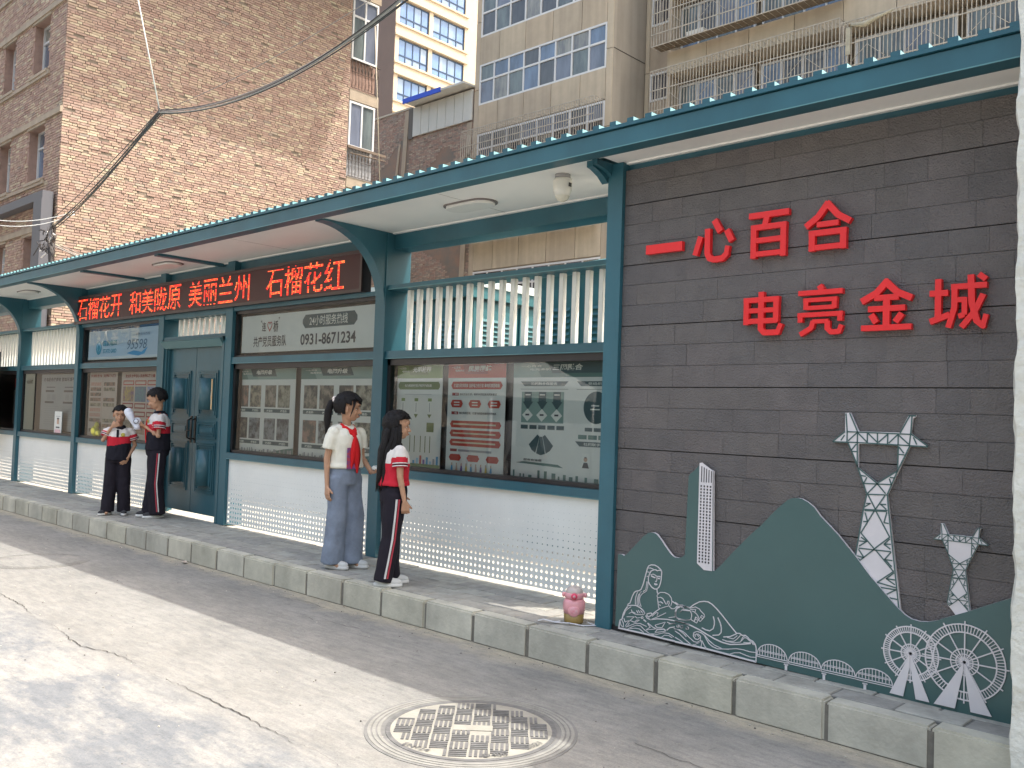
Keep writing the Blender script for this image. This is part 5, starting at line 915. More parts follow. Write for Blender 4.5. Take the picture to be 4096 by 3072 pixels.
rg=MB().tube([(-10.6,25.05,12.95),(-10.2,25.03,12.86),(-9.8,25.04,12.98),(-9.4,25.02,13.05)],[.04,.09,.05,.03],6).box(-10.75,-10.62,25.04,25.07,12.1,12.9)
prop('cloth_rag',rg,mat('rag',(.36,.33,.25),.9,var=.3,scale=6),'pale cloth rag draped on the cage nearest the white pillar','rag')
# ---- teal transformer kiosks in the yard ----
def kiosk(x0,x1,y0,y1,h,label,gable):
    t=thing('transformer_kiosk',label,'kiosk','teal transformer kiosks in the sunlit yard',loc=(x0,y0,0))
    L_,W_=x1-x0,y1-y0
    MB().box(0,L_,0,W_,-.02,h).build('body',TEALK,t)
    if gable: 
        mb=MB(); o_=.12
        mb.add([(-o_,-o_,h),(L_+o_,-o_,h),(L_+o_,W_+o_,h),(-o_,W_+o_,h),(.75,W_/2,h+.36),(L_-.75,W_/2,h+.36)],[(0,1,5,4),(1,2,5),(2,3,4,5),(3,0,4),(0,3,2,1)]); mb.build('roof',TEALK,t)
    else: 
        MB().box(-.1,L_+.1,-.1,W_+.1,h,h+.10).build('roof',mat('kiosk_roof',(.55,.62,.60),.5),t); MB().box(-.08,L_+.08,-.09,W_+.08,h-.14,h-.001).build('roof_fascia',TEALK,t)
    n=max(2,int(L_/.62))
    for i in range(n):
        a=L_*i/n+.05; b=L_*(i+1)/n-.05
        dr=MB().box(a,b,-.03,-.001,.2,h-.18).build('cabinet_door',TEALK,t)
        for j in range(14):
            z=h-.42-.062*j
            me=MB().prismX([(-.055,z),(-.03,z+.035),(-.03,z)],a+.08,b-.08).mesh('louvre',TEALK); put('louvre',me,dr)
    ns=max(2,int(W_/.8))
    for i in range(ns):
        a=W_*i/ns+.06; b=W_*(i+1)/ns-.06
        dr=MB().box(L_+.001,L_+.03,a,b,.2,h-.18).build('cabinet_door',TEALK,t)
        for j in range(14):
            z=h-.42-.062*j; dd=MB().add([(L_+.055,a+.08,z),(L_+.055,b-.08,z),(L_+.03,b-.08,z+.035),(L_+.03,a+.08,z+.035),(L_+.03,a+.08,z),(L_+.03,b-.08,z)],[(0,1,2,3),(0,3,4),(1,5,2),(0,4,5,1)]).mesh('louvre',TEALK); put('louvre',dd,dr)
kiosk(-6.3,-2.4,7.0,9.2,2.80,'teal louvred transformer kiosk with a hipped roof, behind the white slats near the end post',True)
kiosk(-11.2,-7.93,7.6,11.0,2.88,'flat roofed teal transformer kiosk behind the middle of the white slats',False)
kiosk(-14.6,-12.0,8.0,9.8,2.75,'teal transformer kiosk with a low hipped roof, behind the long red sign end',True)
# ---- white rough pillar at the right edge ----
WP=mat('white_plaster',(.66,.65,.58),.9,var=.10,scale=10,bump=1.0,bscale=32)
mb=MB(); ny,nz=14,90
pv=[];pf=[]
def jit(y,z,s): return noise.noise(Vector((y*9,z*9,s)))*.016+noise.noise(Vector((y*28,z*28,s+5)))*.007
mb=MB()
cols=[(-1.005,4.75),(-1.012,4.55),(-1.015,4.35),(-1.018,4.2),(-1.018,4.10),(-1.005,4.055),(-.95,4.04),(-.8,4.03),(-.6,4.03),(-.35,4.03)]
for j in range(nz+1):
    z=-.2+3.9*j/nz
    for i,(x,y) in enumerate(cols):
        jx=jit(y+x,z,1); jy=jit(x,z,7); pv.append((x+jx,y+jy*.8,z))
nc=len(cols)
for j in range(nz):
    for i in range(nc-1): pf.append((j*nc+i,j*nc+i+1,(j+1)*nc+i+1,(j+1)*nc+i))
mb.add(pv,pf,0,False); mb.box(-.98,-.2,4.1,4.8,-.2,3.7)
tag(mb.build('white_pillar',WP),'rough white plastered pillar at the right edge beside the dark feature wall','pillar')
# grey box at the far left
tag(MB().box(-17.6,-16.02,4.72,4.90,.80,2.06).build('grey_display_box',mat('grey_box',(.10,.095,.09),.6)),'dark grey metal box standing out from the farthest showcase at the left edge','metal box')
# ---- overhead cables ----
CBL=mat('cable_black',(.045,.038,.036),.6); CBLW=mat('cable_white',(.75,.74,.72),.5); CBLG=mat('cable_grey',(.25,.22,.20),.6)
def sagline(p,q,s,n=18): 
    p,q=Vector(p),Vector(q); return [p.lerp(q,i/n)-Vector((0,0,s*4*(i/n)*(1-i/n))) for i in range(n+1)]
KN=Vector(CAB['knot']); TR=Vector(CAB['tr']); BL=Vector(CAB['bl']); TL=Vector(CAB['tl'])
mb=MB(); rc=random.Random(2)
for i in range(6):
    o=Vector((rc.uniform(-.02,.02),rc.uniform(-.02,.02),rc.uniform(-.03,.03))); o2=Vector((0,rc.uniform(-.05,.05),rc.uniform(-.05,.05)))
    mb.tube(sagline(KN+o,TR+o2,.28+rc.uniform(-.02,.03)),rc.choice([.005,.008,.0065]),5,mi=rc.choice([0,0,1]))
    mb.tube(sagline(KN+o,BL+o2*1.4,.10+rc.uniform(-.03,.03)),rc.choice([.0055,.008]),5,mi=0)
mb.tube(sagline(KN,TR+Vector((0,0,.22)),.10),.0035,4,mi=1)
mb.tube(sagline(KN+Vector((0,0,.03)),BL+Vector((0,0,.25)),.05),.006,4,mi=0)
for i in range(24):
    c=KN+Vector((rc.gauss(0,.04),rc.gauss(0,.04),rc.gauss(0,.03))); mb.tube([c,c+Vector((rc.uniform(-.06,.06),0,rc.uniform(-.05,.05)))],.006,4,mi=rc.randrange(2))
tag(mb.build('cable_bundle',[CBL,CBLG]),'thick black bundle of overhead cables crossing in front of the brick wall','cable')
tag(MB().tube([KN,TL],.008,5).build('support_cord',CBLW),'taut white cord holding the cable bundle from above','cord')
tag(MB().tube(sagline(CAB['w1'],CAB['w2'],.12),.008,4).tube(sagline(Vector(CAB['w1'])+Vector((0,0,-.09)),Vector(CAB['w2'])+Vector((0,0,-.06)),.14),.008,4).build('pale_wires',CBLW),'pair of pale wires reaching the brick corner from the left','wire')
tag(MB().tube([CAB['d1'],CAB['d2']],.008,4).build('hanging_cord',mat('cord_beige',(.45,.38,.28),.7)),'thin beige cord hanging straight down past the balconies','cord')
mb=MB(); c0=Vector(CAB['mess'])
for i in range(46):
    c=c0+Vector((rc.gauss(0,.22),rc.uniform(-.15,0),rc.gauss(0,.16))); d=Vector((rc.uniform(-.25,.25),rc.uniform(-.08,.02),rc.uniform(-.30,.1)))
    mb.tube([c,c+d*.5+Vector((rc.uniform(-.08,.08),0,0)),c+d],.012,4,mi=0 if rc.random()<.85 else 1)
mb.tube([c0,c0+Vector((.05,0,-.5)),c0+Vector((.1,0,-1.6))],[.09,.05,.04],6)
for i in range(5): mb.tube(sagline(c0+Vector((.2,0,rc.uniform(-.1,.1))),Vector((BX+.03,11.2,4.15+rc.uniform(-.15,.1))),.06),.012,4,mi=2)
tag(mb.build('cable_tangle',[CBL,CBLW,CBLG]),'tangle of black cables strapped to the grey duct at the brick corner','cable')
# ---- across the street (seen only in the glass) ----
OP=thing('opposite_building','plain buff shop building across the street, seen mirrored in the showcase glass','building')
OPM=mat('buff_wall',(.38,.33,.27),.85,var=.1,scale=.6)
MB().box(-60,-24,-14,-4.2,-.2,15).build('wall',OPM,OP)
for i in range(9):
    for k in range(3): window(OP,-58+i*3.8,-56+i*3.8,6.0+3*k,7.6+3*k,-4.13,2,fw=.08,frame=WFR)
def textback(s,x0,x1,z0,z1,y,m,parent):
    o=text(s,-x1,-x0,z0,z1,0,m,parent,'lettering',.02)
    o.rotation_euler=(0,0,math.pi); o.location=(0,y,0)
sg=MB().box(-38.5,-29.5,-4.2,-4.05,3.0,4.9).build('shop_sign',mat('shop_sign_blue',(.10,.30,.60),.5)); tag(sg,'blue pharmacy sign across the street, mirrored in the pale blue sign glass','sign')
textback('智康堂大药房',-36.8,-31.8,3.5,4.4,-4.03,mat('sign_white',(.8,.8,.78),.5),sg)
TT=thing('white_tent','white pyramid market tent across the road, mirrored in the near showcases','tent',loc=(-12.6,-2.6,-.19))
TW=mat('tent_white',(.75,.75,.72),.6)
MB().add([(-1.5,-1.5,2.1),(1.5,-1.5,2.1),(1.5,1.5,2.1),(-1.5,1.5,2.1),(0,0,3.1)],[(0,1,4),(1,2,4),(2,3,4),(3,0,4)]).add([(-1.5,-1.5,1.85),(1.5,-1.5,1.85),(1.5,1.5,1.85),(-1.5,1.5,1.85),(-1.5,-1.5,2.1),(1.5,-1.5,2.1),(1.5,1.5,2.1),(-1.5,1.5,2.1)],[(0,1,5,4),(1,2,6,5),(2,3,7,6),(3,0,4,7)]).build('canopy',TW,TT)
for sx in (-1,1):
    for sy in (-1,1): MB().tube([(1.46*sx,1.46*sy,0),(1.46*sx,1.46*sy,2.1)],.03,8).build('leg',WFR,TT)
# ================= MANHOLES, LITTER =================
IRF=mat('frame_iron',(.215,.21,.19),.85,var=.2,scale=14,bump=.3,bscale=60); IRD2=mat('frame_groove',(.15,.148,.14),.85,var=.3,scale=14); IR=mat('cast_iron',(.115,.113,.11),.7,var=.35,scale=14,bump=.3,bscale=60); IRL=mat('dusty_iron',(.27,.258,.22),.85,var=.2,scale=10,bump=.3,bscale=60); IRD=mat('iron_groove',(.10,.098,.095),.8)
def manhole(cx,cy,label,r=.40,detail=True,rot=.9):
    t=thing('manhole_cover',label,'manhole cover','round manhole covers in the road',loc=(cx,cy,RZ),rz=rot)
    def ringm(r0,r1,z,m,name,n=64,h=.0):
        v=[];f=[]
        for k in range(n):
            a=2*math.pi*k/n; v+=[(r0*math.cos(a),r0*math.sin(a),z),(r1*math.cos(a),r1*math.sin(a),z),(r1*math.cos(a),r1*math.sin(a),z-.006),(r0*math.cos(a),r0*math.sin(a),z-.006)]
            j=(k+1)%n; f+=[(4*k,4*k+1,4*j+1,4*j),(4*k+1,4*k+2,4*j+2,4*j+1),(4*k+3,4*k,4*j,4*j+3)]
        return MB().add(v,f).build(name,m,t)
    ringm(r*.985,r*1.045,.005,IR if detail else ROADM,'rim')
    for i,(a,b) in enumerate([(1.10,1.14),(1.16,1.20),(1.22,1.26)]): ringm(r*a,r*b,.0045,IRF if detail else ROADM,'frame_ring')
    ringm(r*1.045,r*1.30,.0025,IRD2 if detail else ROADM,'frame')
    n=64; v=[(r*.985*math.cos(2*math.pi*k/n),r*.985*math.sin(2*math.pi*k/n),.004) for k in range(n)]
    MB().add(v,[tuple(range(n))]).build('lid',IRL if detail else ROADM,t)
    if detail:
        mb=MB(); c=r*.235; N=5
        for i in range(-N,N):
            for j in range(-N,N):
                x0,y0=i*c,j*c
                if math.hypot(x0+c/2,y0+c/2)>r*.93: continue
                if abs((x0+c/2)-(y0+c/2)*.0)<-1: continue
                if math.hypot(x0+c/2-.02,y0+c/2+.01)<r*.12: continue
                for k in range(4):
                    q=c/4
                    if (i+j)%2: bx=(x0+.006,x0+c-.006,y0+q*k+.005,y0+q*(k+1)-.004)
                    else: bx=(x0+q*k+.005,x0+q*(k+1)-.004,y0+.006,y0+c-.006)
                    if max(math.hypot(bx[0],bx[2]),math.hypot(bx[1],bx[3]),math.hypot(bx[0],bx[3]),math.hypot(bx[1],bx[2]))<r*.97: mb.box(bx[0],bx[1],bx[2],bx[3],.0042,.0075)
        mb.build('raised_bars',IR,t)
        pl=MB().box(-.085,.10,-.035,.035,.0042,.008).build('name_plate',IRL,t)
        def flat(s,x,y,h,wd,ang):
            me=textmesh(s,.01); xs=[v.co.x for v in me.vertices]; ys=[v.co.y for v in me.vertices]
            sx=wd/(max(xs)-min(xs)); sy=h/(max(ys)-min(ys)); mx,my=(max(xs)+min(xs))/2,(max(ys)+min(ys))/2
            for v_ in me.vertices:
                X,Y=(v_.co.x-mx)*sx,(v_.co.y-my)*sy; v_.co=Vector((x+X*math.cos(ang)-Y*math.sin(ang),y+X*math.sin(ang)+Y*math.cos(ang),.0092))
            me.materials.clear(); me.materials.append(IRD); put('lettering',me,t)
        flat('EN124',-.30*r/.4+.06,-.27,.035,.14,-.55); flat('D400',.12,-.33,.035,.11,.25); flat('2021',.285,-.20,.035,.10,.85)
    return t
manhole(-3.027,3.02,'large cast iron manhole cover with basket weave bars, half in shade in the foreground road',r=.385,rot=R(43))
manhole(-8.85,3.1,'faint dusty round manhole cover near the left edge of the road',r=.34,detail=False)
def crumple(loc,s,m,label,cat,seed):
    r=random.Random(seed); mb=MB(); mb.ell((0,0,s*.4),(s*1.4,s*.8,s*.5),10,6)
    mb.v=[(x*r.uniform(.7,1.3),y*r.uniform(.7,1.3),max(0,z*r.uniform(.6,1.4))) for x,y,z in mb.v]; mb.sm=[False]*len(mb.f)
    o=mb.build('litter_scrap',m); o.location=loc; tag(o,label,cat)
crumple((-7.99,4.10,RZ),.028,mat('litter_white',(.6,.58,.52),.8,col2=(.2,.12,.08),scale=40),'crumpled white and brown paper scrap at the foot of the kerb','litter',1)
crumple((-9.19,4.02,RZ),.014,_m['litter_white'],'tiny pale paper scrap on the road below the two boys','litter',2)
crumple((-1.35,3.98,RZ),.02,mat('leaf_brown',(.16,.06,.03),.8),'small dry brown leaf by the kerb near the pillar','leaf',3)
# ================= PEOPLE =================
def fabric(name,c,var=.10,scale=14,bump=.5,bs=11,rough=.85): return mat(name,c,rough,var=var,scale=scale,bump=bump,bscale=bs,spec=.2)
SKIN=mat('skin',(.46,.26,.165),.5,var=.05,scale=14,spec=.35); SKIND=mat('skin_lip',(.36,.13,.11),.5); HAIR=mat('black_hair',(.007,.0055,.006),.5,var=.4,scale=60,bump=.8,bscale=140,spec=.25)
U_W=fabric('uniform_white',(.66,.62,.59)); U_R=fabric('uniform_red',(.52,.022,.040)); U_B=fabric('uniform_black',(.014,.013,.020)); TSH=fabric('tshirt_cream',(.74,.71,.61)); DEN=fabric('denim_blue',(.20,.235,.30),var=.30,scale=6,bs=16,bump=.8)
SCF=fabric('scarf_red',(.62,.018,.022),bs=20); SOLE=mat('sole_white',(.62,.61,.58),.6); SHB=fabric('shoe_dark',(.05,.05,.055)); SHW=fabric('shoe_white',(.60,.60,.58)); EYW=mat('eye_white',(.6,.57,.54),.3); EYB=mat('eye_dark',(.012,.009,.008),.2); TRK=fabric('track_trousers',(.018,.015,.022)); TRIM=fabric('trim_white',(.62,.60,.58)); TRR=fabric('trim_red',(.42,.05,.07))
def remesh(mb,vox,it=6,fac=.5):
    me=mb.mesh('tmp',SKIN); o=bpy.data.objects.new('tmp',me); C.objects.link(o)
    m=o.modifiers.new('r','REMESH'); m.mode='VOXEL'; m.voxel_size=vox; m.use_smooth_shade=True
    if it: s=o.modifiers.new('s','SMOOTH'); s.iterations=it; s.factor=fac
    bpy.context.view_layer.update(); dg=bpy.context.evaluated_depsgraph_get(); r=bpy.data.meshes.new_from_object(o.evaluated_get(dg)); bpy.data.objects.remove(o); r.materials.clear(); return r
def cone(mb,pts,rs,n=12):
    """rounded limb through the points"""
    pts=[Vector(p) for p in pts]
    for p,r in zip(pts,rs): mb.ell(p,(r,r,r),n,8)
    mb.tube(pts,rs,n)
def rings(mb,L_,n=28,power=2.3):
    """L_: (z, cx, cy, rx, ry) elliptical rings; x forward, y left"""
    R_=[]
    for z,cx,cy,rx,ry in L_:
        g=[]
        for k in range(n):
            a=2*math.pi*k/n; c,s=math.cos(a),math.sin(a)
            g.append(Vector((cx+rx*math.copysign(abs(c)**(2/power),c),cy+ry*math.copysign(abs(s)**(2/power),s),z)))
        R_.append(g)
    mb.loft(R_)
def zones(me,mats,fn,wr=.0,ws=9,seed=0,hang=True):
    for m in mats: me.materials.append(m)
    if wr:
        for v in me.vertices:
            p=v.co; d=noise.noise(Vector((p.x*ws,p.y*ws,p.z*ws*(.55 if hang else 1)+seed)))+.5*noise.noise(Vector((p.x*ws*2.6,p.y*ws*2.6,p.z*ws*1.3+seed)))
            v.co=p+v.normal*d*wr
    for f in me.polygons: f.material_index=fn(f.center,f.normal); f.use_smooth=True
    me.update(); return me
def hand(mb,wr,d,palm,s=1.0,curl=.5,side=1,spread=.16):
    """wr wrist, d direction of fingers, palm = palm normal; five separate fingers"""
    d=Vector(d).normalized(); palm=(Vector(palm)-d*Vector(palm).dot(d)).normalized(); lat=d.cross(palm)*side; wr=Vector(wr)
    c=wr+d*.038*s
    for k in range(4):
        t=(k-1.5)/1.5; b0=wr+d*.012*s+lat*t*.013*s; b1=wr+d*.066*s+lat*t*.026*s; mb.tube([b0-d*.01,b0,b1,b1+d*.004],[.011*s,.0135*s,.0118*s,.008*s],8); mb.ell(b1,(.0105*s,)*3,8,6); mb.ell(b0,(.014*s,)*3,8,6)
        ln=[.040,.046,.043,.034][k]*s; p=b1.copy(); dd=(d+lat*t*spread).normalized(); rad=.0082*s; pts=[p-dd*.01]; rs=[rad]
        for j in range(3):
            a=curl*(.5+.5*j); dd=(dd*math.cos(a)+palm*math.sin(a)).normalized(); seg=ln*[.45,.32,.25][j]*1.25; p=p+dd*seg; pts.append(p.copy()); rs.append(rad*[.97,.9,.78][j]); mb.ell(p,(rs[-1],)*3,8,6)
        mb.tube(pts,rs,8)
    b=wr+d*.018*s-lat*.020*s; dd=(d*.75-lat*.75+palm*.35).normalized(); p1=b+dd*.030*s; dd2=(dd+palm*.5*curl+d*.4).normalized(); p2=p1+dd2*.026*s; cone(mb,[wr+d*.008*s,b,p1,p2],[.012*s,.0125*s,.0098*s,.0082*s],8)
def person(label,loc,head_yaw_body,H,jt,head=(0,0,0),outfit=None,hands=None,group='school children standing on the pavement'):
    """x forward, y left, z up; jt joints in metres for a body of height H"""
    T=thing('person',label,'person',group,loc=loc,rz=head_yaw_body)
    s=H/1.4; J={k:Vector(v)*s for k,v in jt.items()}
    mb=MB()
    nb=J['neck']; hc=J['head']
    HR=Matrix.Rotation(head[0],3,'Z')@Matrix.Rotation(head[1],3,'Y')@Matrix.Rotation(head[2],3,'X')
    def hp(x,y,z): return hc+HR@Vector((x,y,z))*s*1.07
    # torso
    pv,ch=J['pelvis'],J['chest']
    L_=[(pv.z-.05*s,pv.x,pv.y,.078*s,.100*s),(pv.z+.03*s,pv.x,pv.y,.085*s,.112*s),((pv.z+ch.z)/2,(pv.x+ch.x)/2+.004,(pv.y+ch.y)/2,.074*s,.098*s),(ch.z,ch.x,ch.y,.082*s,.112*s),(J['neck'].z-.05*s,nb.x-.005,nb.y,.06*s,.10*s),(nb.z-.012*s,nb.x-.005,nb.y,.035*s,.05*s)]
    rings(mb,L_,24,2.1)
    cone(mb,[J['shL']-Vector((0,0,.01)),ch+Vector((0,0,.03)),J['shR']-Vector((0,0,.01))],[.036*s,.05*s,.036*s],12)
    cone(mb,[nb-Vector((.004,0,.03))*s,nb+Vector((0,0,.01))*s,hp(-.012,0,-.06)],[.042*s,.034*s,.036*s],12)
    for q in 'LR':
        cone(mb,[J['sh'+q],J['el'+q],J['wr'+q]],[.036*s,.026*s,.0175*s],12)
        m_=(J['el'+q]*.7+J['wr'+q]*.3); mb.ell(m_,(.026*s,.026*s,.03*s),10,8)
        cone(mb,[J['hip'+q],J['kn'+q],J['an'+q]],[.066*s,.044*s,.030*s],12)
        mb.ell(J['kn'+q]*.62+J['an'+q]*.38-Vector((.008,0,0)),(.042*s,.040*s,.06*s),10,8)
        f=J['an'+q]; cone(mb,[f,f+Vector((.07,0,-.04))*s],[.03*s,.022*s],10)
        hd=hands[q]; hand(mb,J['wr'+q],hd[0],hd[1],s*.98,hd[2],hd[3])
    # head
    mb.ell(hp(-.008,0,.028),(.088*s*1.07,.073*s*1.07,.082*s*1.07),20,14,rot=HR); mb.ell(hp(.018,0,-.030),(.060*s*1.07,.056*s*1.07,.062*s*1.07),18,12,rot=HR); mb.ell(hp(.040,0,-.068),(.026*s*1.07,.028*s*1.07,.022*s*1.07),12,8,rot=HR)
    mb.ell(hp(.052,.028,-.022),(.022*s*1.07,.022*s*1.07,.026*s*1.07),10,8,rot=HR); mb.ell(hp(.052,-.028,-.022),(.022*s*1.07,.022*s*1.07,.026*s*1.07),10,8,rot=HR)
    mb.ell(hp(.066,0,.040),(.022*s*1.07,.048*s*1.07,.026*s*1.07),12,8,rot=HR)
    cone(mb,[hp(.078,0,.006),hp(.086,0,-.014),hp(.092,0,-.024)],[.007*s*1.07,.009*s*1.07,.0105*s*1.07],8); mb.ell(hp(.086,.010,-.027),(.008*s*1.07,.007*s*1.07,.006*s*1.07),8,6); mb.ell(hp(.086,-.010,-.027),(.008*s*1.07,.007*s*1.07,.006*s*1.07),8,6)
    mb.ell(hp(.076,0,-.048),(.010*s*1.07,.020*s*1.07,.006*s*1.07),10,6,rot=HR); mb.ell(hp(.074,0,-.057),(.010*s*1.07,.016*s*1.07,.006*s*1.07),10,6,rot=HR)
    for sd in (1,-1): mb.ell(hp(-.004,sd*.076,-.004),(.018*s*1.07,.007*s*1.07,.028*s*1.07),12,8,rot=HR@Matrix.Rotation(sd*.3,3,'Z')); mb.ell(hp(.004,sd*.074,-.022),(.009*s*1.07,.006*s*1.07,.010*s*1.07),8,6)
    body=remesh(mb,.0048*s,3,.4); body.materials.append(SKIN)
    for f in body.polygons: f.use_smooth=True
    bo=put('body',body,T)
    fb=MB()
    for sd in (1,-1):
        fb.ell(hp(.0615,sd*.030,.002),(.0088*s,.0125*s,.0048*s),12,8,0,HR@Matrix.Rotation(sd*.25,3,'Z')); fb.ell(hp(.0668,sd*.030,.002),(.0040*s,.0062*s,.0050*s),10,8,1,HR)
        fb.tube([hp(.070,sd*.017,.008),hp(.0712,sd*.030,.0105),hp(.064,sd*.044,.007)],[.0012*s,.0018*s,.0012*s],5,1)
    fb.build('eyes',[EYW,EYB],T,kind='stuff')
    eb=MB()
    for sd in (1,-1): eb.tube([hp(.084,sd*.013,.024),hp(.0855,sd*.030,.030),hp(.076,sd*.047,.024)],[.0024*s,.0030*s,.0014*s],5)
    eb.build('eyebrows',HAIR,T)
    MB().tube([hp(.080,.020,-.0525),hp(.0865,.008,-.0515),hp(.0872,0,-.0525),hp(.0865,-.008,-.0515),hp(.080,-.020,-.0525)],[.0018*s,.0036*s,.004*s,.0036*s,.0018*s],6).build('lips',SKIND,T)
    return T,J,s,hp,HR
def hair_cap(T,hp,HR,s,cut,thick=.013,extra=None,seed=0):
    nu,nv=44,30; v=[];keep=[]
    def P(i,j,k):
        th=math.pi*j/nv; ph=2*math.pi*i/nu; d=Vector((math.sin(th)*math.cos(ph),math.sin(th)*math.sin(ph),math.cos(th)))
        r=(1+k+(.03*noise.noise(d*6+Vector((seed,0,0)))+.02*noise.noise(d*19))*(1 if k>0 else 0))*1.07
        return hp(-.010+d.x*.090*r,d.y*.0765*r,.027+d.z*.085*r),d
    mb=MB(); f=[]; idx={}
    th_=thick/.085
    for j in range(nv+1):
        for i in range(nu):
            p,d=P(i,j,.02+th_); v.append(p)
    for j in range(nv+1):
        for i in range(nu):
            p,d=P(i,j,-.05); v.append(p)
    off=(nv+1)*nu
    def K(i,j):
        th=math.pi*(j+.5+random.uniform(-.9,.9))/nv; ph=2*math.pi*(i+.5)/nu; return cut(Vector((math.sin(th)*math.cos(ph),math.sin(th)*math.sin(ph),math.cos(th))))
    kk=[[K(i,j) for i in range(nu)] for j in range(nv)]
    for j in range(nv):
        for i in range(nu):
            if not kk[j][i]: continue
            a,b,c,d=j*nu+i,(j+1)*nu+i,(j+1)*nu+(i+1)%nu,j*nu+(i+1)%nu
            f.append((a,b,c,d)); f.append((off+d,off+c,off+b,off+a))
            if j+1<nv and not kk[j+1][i]: f.append((b,off+b,off+c,c))
            if j>0 and not kk[j-1][i]: f.append((d,off+d,off+a,a))
            if not kk[j][(i+1)%nu]: f.append((c,off+c,off+d,d))
            if not kk[j][(i-1)%nu]: f.append((a,off+a,off+b,b))
    mb.add(v,f,0,True)
    if extra: extra(mb)
    r_=random.Random(seed+3)
    for k in range(150):
        i=r_.randrange(nu); j=r_.randrange(2,nv-2)
        if not kk[j][i]: continue
        edge=not(kk[j+1][i] and kk[j][(i+1)%nu] and kk[j][i-1])
        p,d=P(i,j,.02+th_*.9); dn=Vector((-d.x*.2,-d.y*.2,-1.0)); dn=(dn-d*dn.dot(d)).normalized(); ln=r_.uniform(.012,.030)*(1.3 if edge else 1)
        dw=HR@dn; ow=HR@d; mb.tube([p-ow*.004,p+dw*ln*.5*s+ow*.002,p+dw*ln*s+ow*r_.uniform(-.004,.003)],[.0045*s,.0035*s,.0006],4)
    return mb.build('hair',HAIR,T)
def shoe(T,an,s,upper,sole,yaw=0):
    Rm=Matrix.Rotation(yaw,3,'Z'); c=Vector((an.x,an.y,0))
    def q(x,y,z): return c+Rm@Vector((x*s,y*s,z*s))
    n=20
    def ring(z,g): 
        o=[]
        for k in range(n):
            a=2*math.pi*k/n; x=math.cos(a); y=math.sin(a); wdt=(.037+.006*x)*g; o.append(q(.038+.112*x*g,wdt*y*(1 if x<.6 else .92),z))
        return o
    MB().loft([ring(.001,.96),ring(.010,1.0),ring(.028,.97)]).build('shoe_sole',sole,T)
    mb=MB(); mb.ell(q(.075,0,.036),(.070*s,.036*s,.030*s),16,10,rot=Rm); mb.ell(q(-.012,0,.05),(.052*s,.034*s,.046*s),14,10,rot=Rm); mb.tube([q(-.005,0,.04),q(-.005,0,.095)],[.036*s,.034*s],12); mb.ell(q(.035,0,.050),(.05*s,.032*s,.030*s),14,10,rot=Rm)
    me=remesh(mb,.006,3); me.materials.append(upper)
    for f in me.polygons: f.use_smooth=True
    put('shoe_upper',me,T)
    lb=MB()
    for k in range(4): x=.022+.018*k; z=.088-.009*k; lb.tube([q(x,-.018,z-.012),q(x+.006,0,z-.004),q(x,.018,z-.012)],.0028*s,5)
    lb.build('laces',TRIM,T,kind='stuff')
def trousers(T,J,s,m,wid=1.0,stripes=None,flare=1.0,seed=1,top=None):
    mb=MB(); pv=J['pelvis']; top=top or pv.z+.07*s
    rings(mb,[(top,pv.x,pv.y,.098*s*wid,.118*s*wid),(pv.z+.02*s,pv.x,pv.y,.106*s*wid,.128*s*wid),(pv.z-.07*s,pv.x,pv.y,.100*s*wid,.128*s*wid)],28,2.2)
    for q in 'LR':
        h,k,a=J['hip'+q],J['kn'+q],J['an'+q]; e=a*1; 
        mb.tube([h+Vector((0,0,.03))*s,h*.55+k*.45,k,k*.45+a*.55,Vector((a.x,a.y,.040*s))],[.084*s*wid,.078*s*wid,.070*s*wid*flare,.070*s*wid*flare,.074*s*wid*flare],18)
    me=remesh(mb,.0085,5)
    put('trousers',zones(me,[m],lambda c,n:0,.0085,10,seed),T)
    if stripes:
        for q,sg in (('L',1),('R',-1)):
            h,k,a=J['hip'+q],J['kn'+q],J['an'+q]
            for off,mm in ((-.006,TRIM),(.012,TRR)):
                P=[(h+Vector((0,0,.0)),.093),(h*.55+k*.45,.090),(k,.0775*flare),(k*.45+a*.55,.0785*flare),(Vector((a.x,a.y,.075*s)),.082*flare)]
                out=[]
                for i in range(25):
                    t=i/24*4; j=min(3,int(t)); u=t-j; c=P[j][0].lerp(P[j+1][0],u); r=P[j][1]*(1-u)+P[j+1][1]*u; out.append(c+Vector((-.004+off,sg*(r*s*wid+.0065),0)))
                v=[];f=[]
                for c in out: v+= [c+Vector((-.006*s,0,0)),c+Vector((.006*s,0,0)),c+Vector((.006*s,-sg*.02,0)),c+Vector((-.006*s,-sg*.02,0))]
                for i in range(24):
                    for e in range(4): f.append((4*i+e,4*i+(e+1)%4,4*i+4+(e+1)%4,4*i+4+e))
                MB().add(v,f,0,True).build('stripe',mm,T)
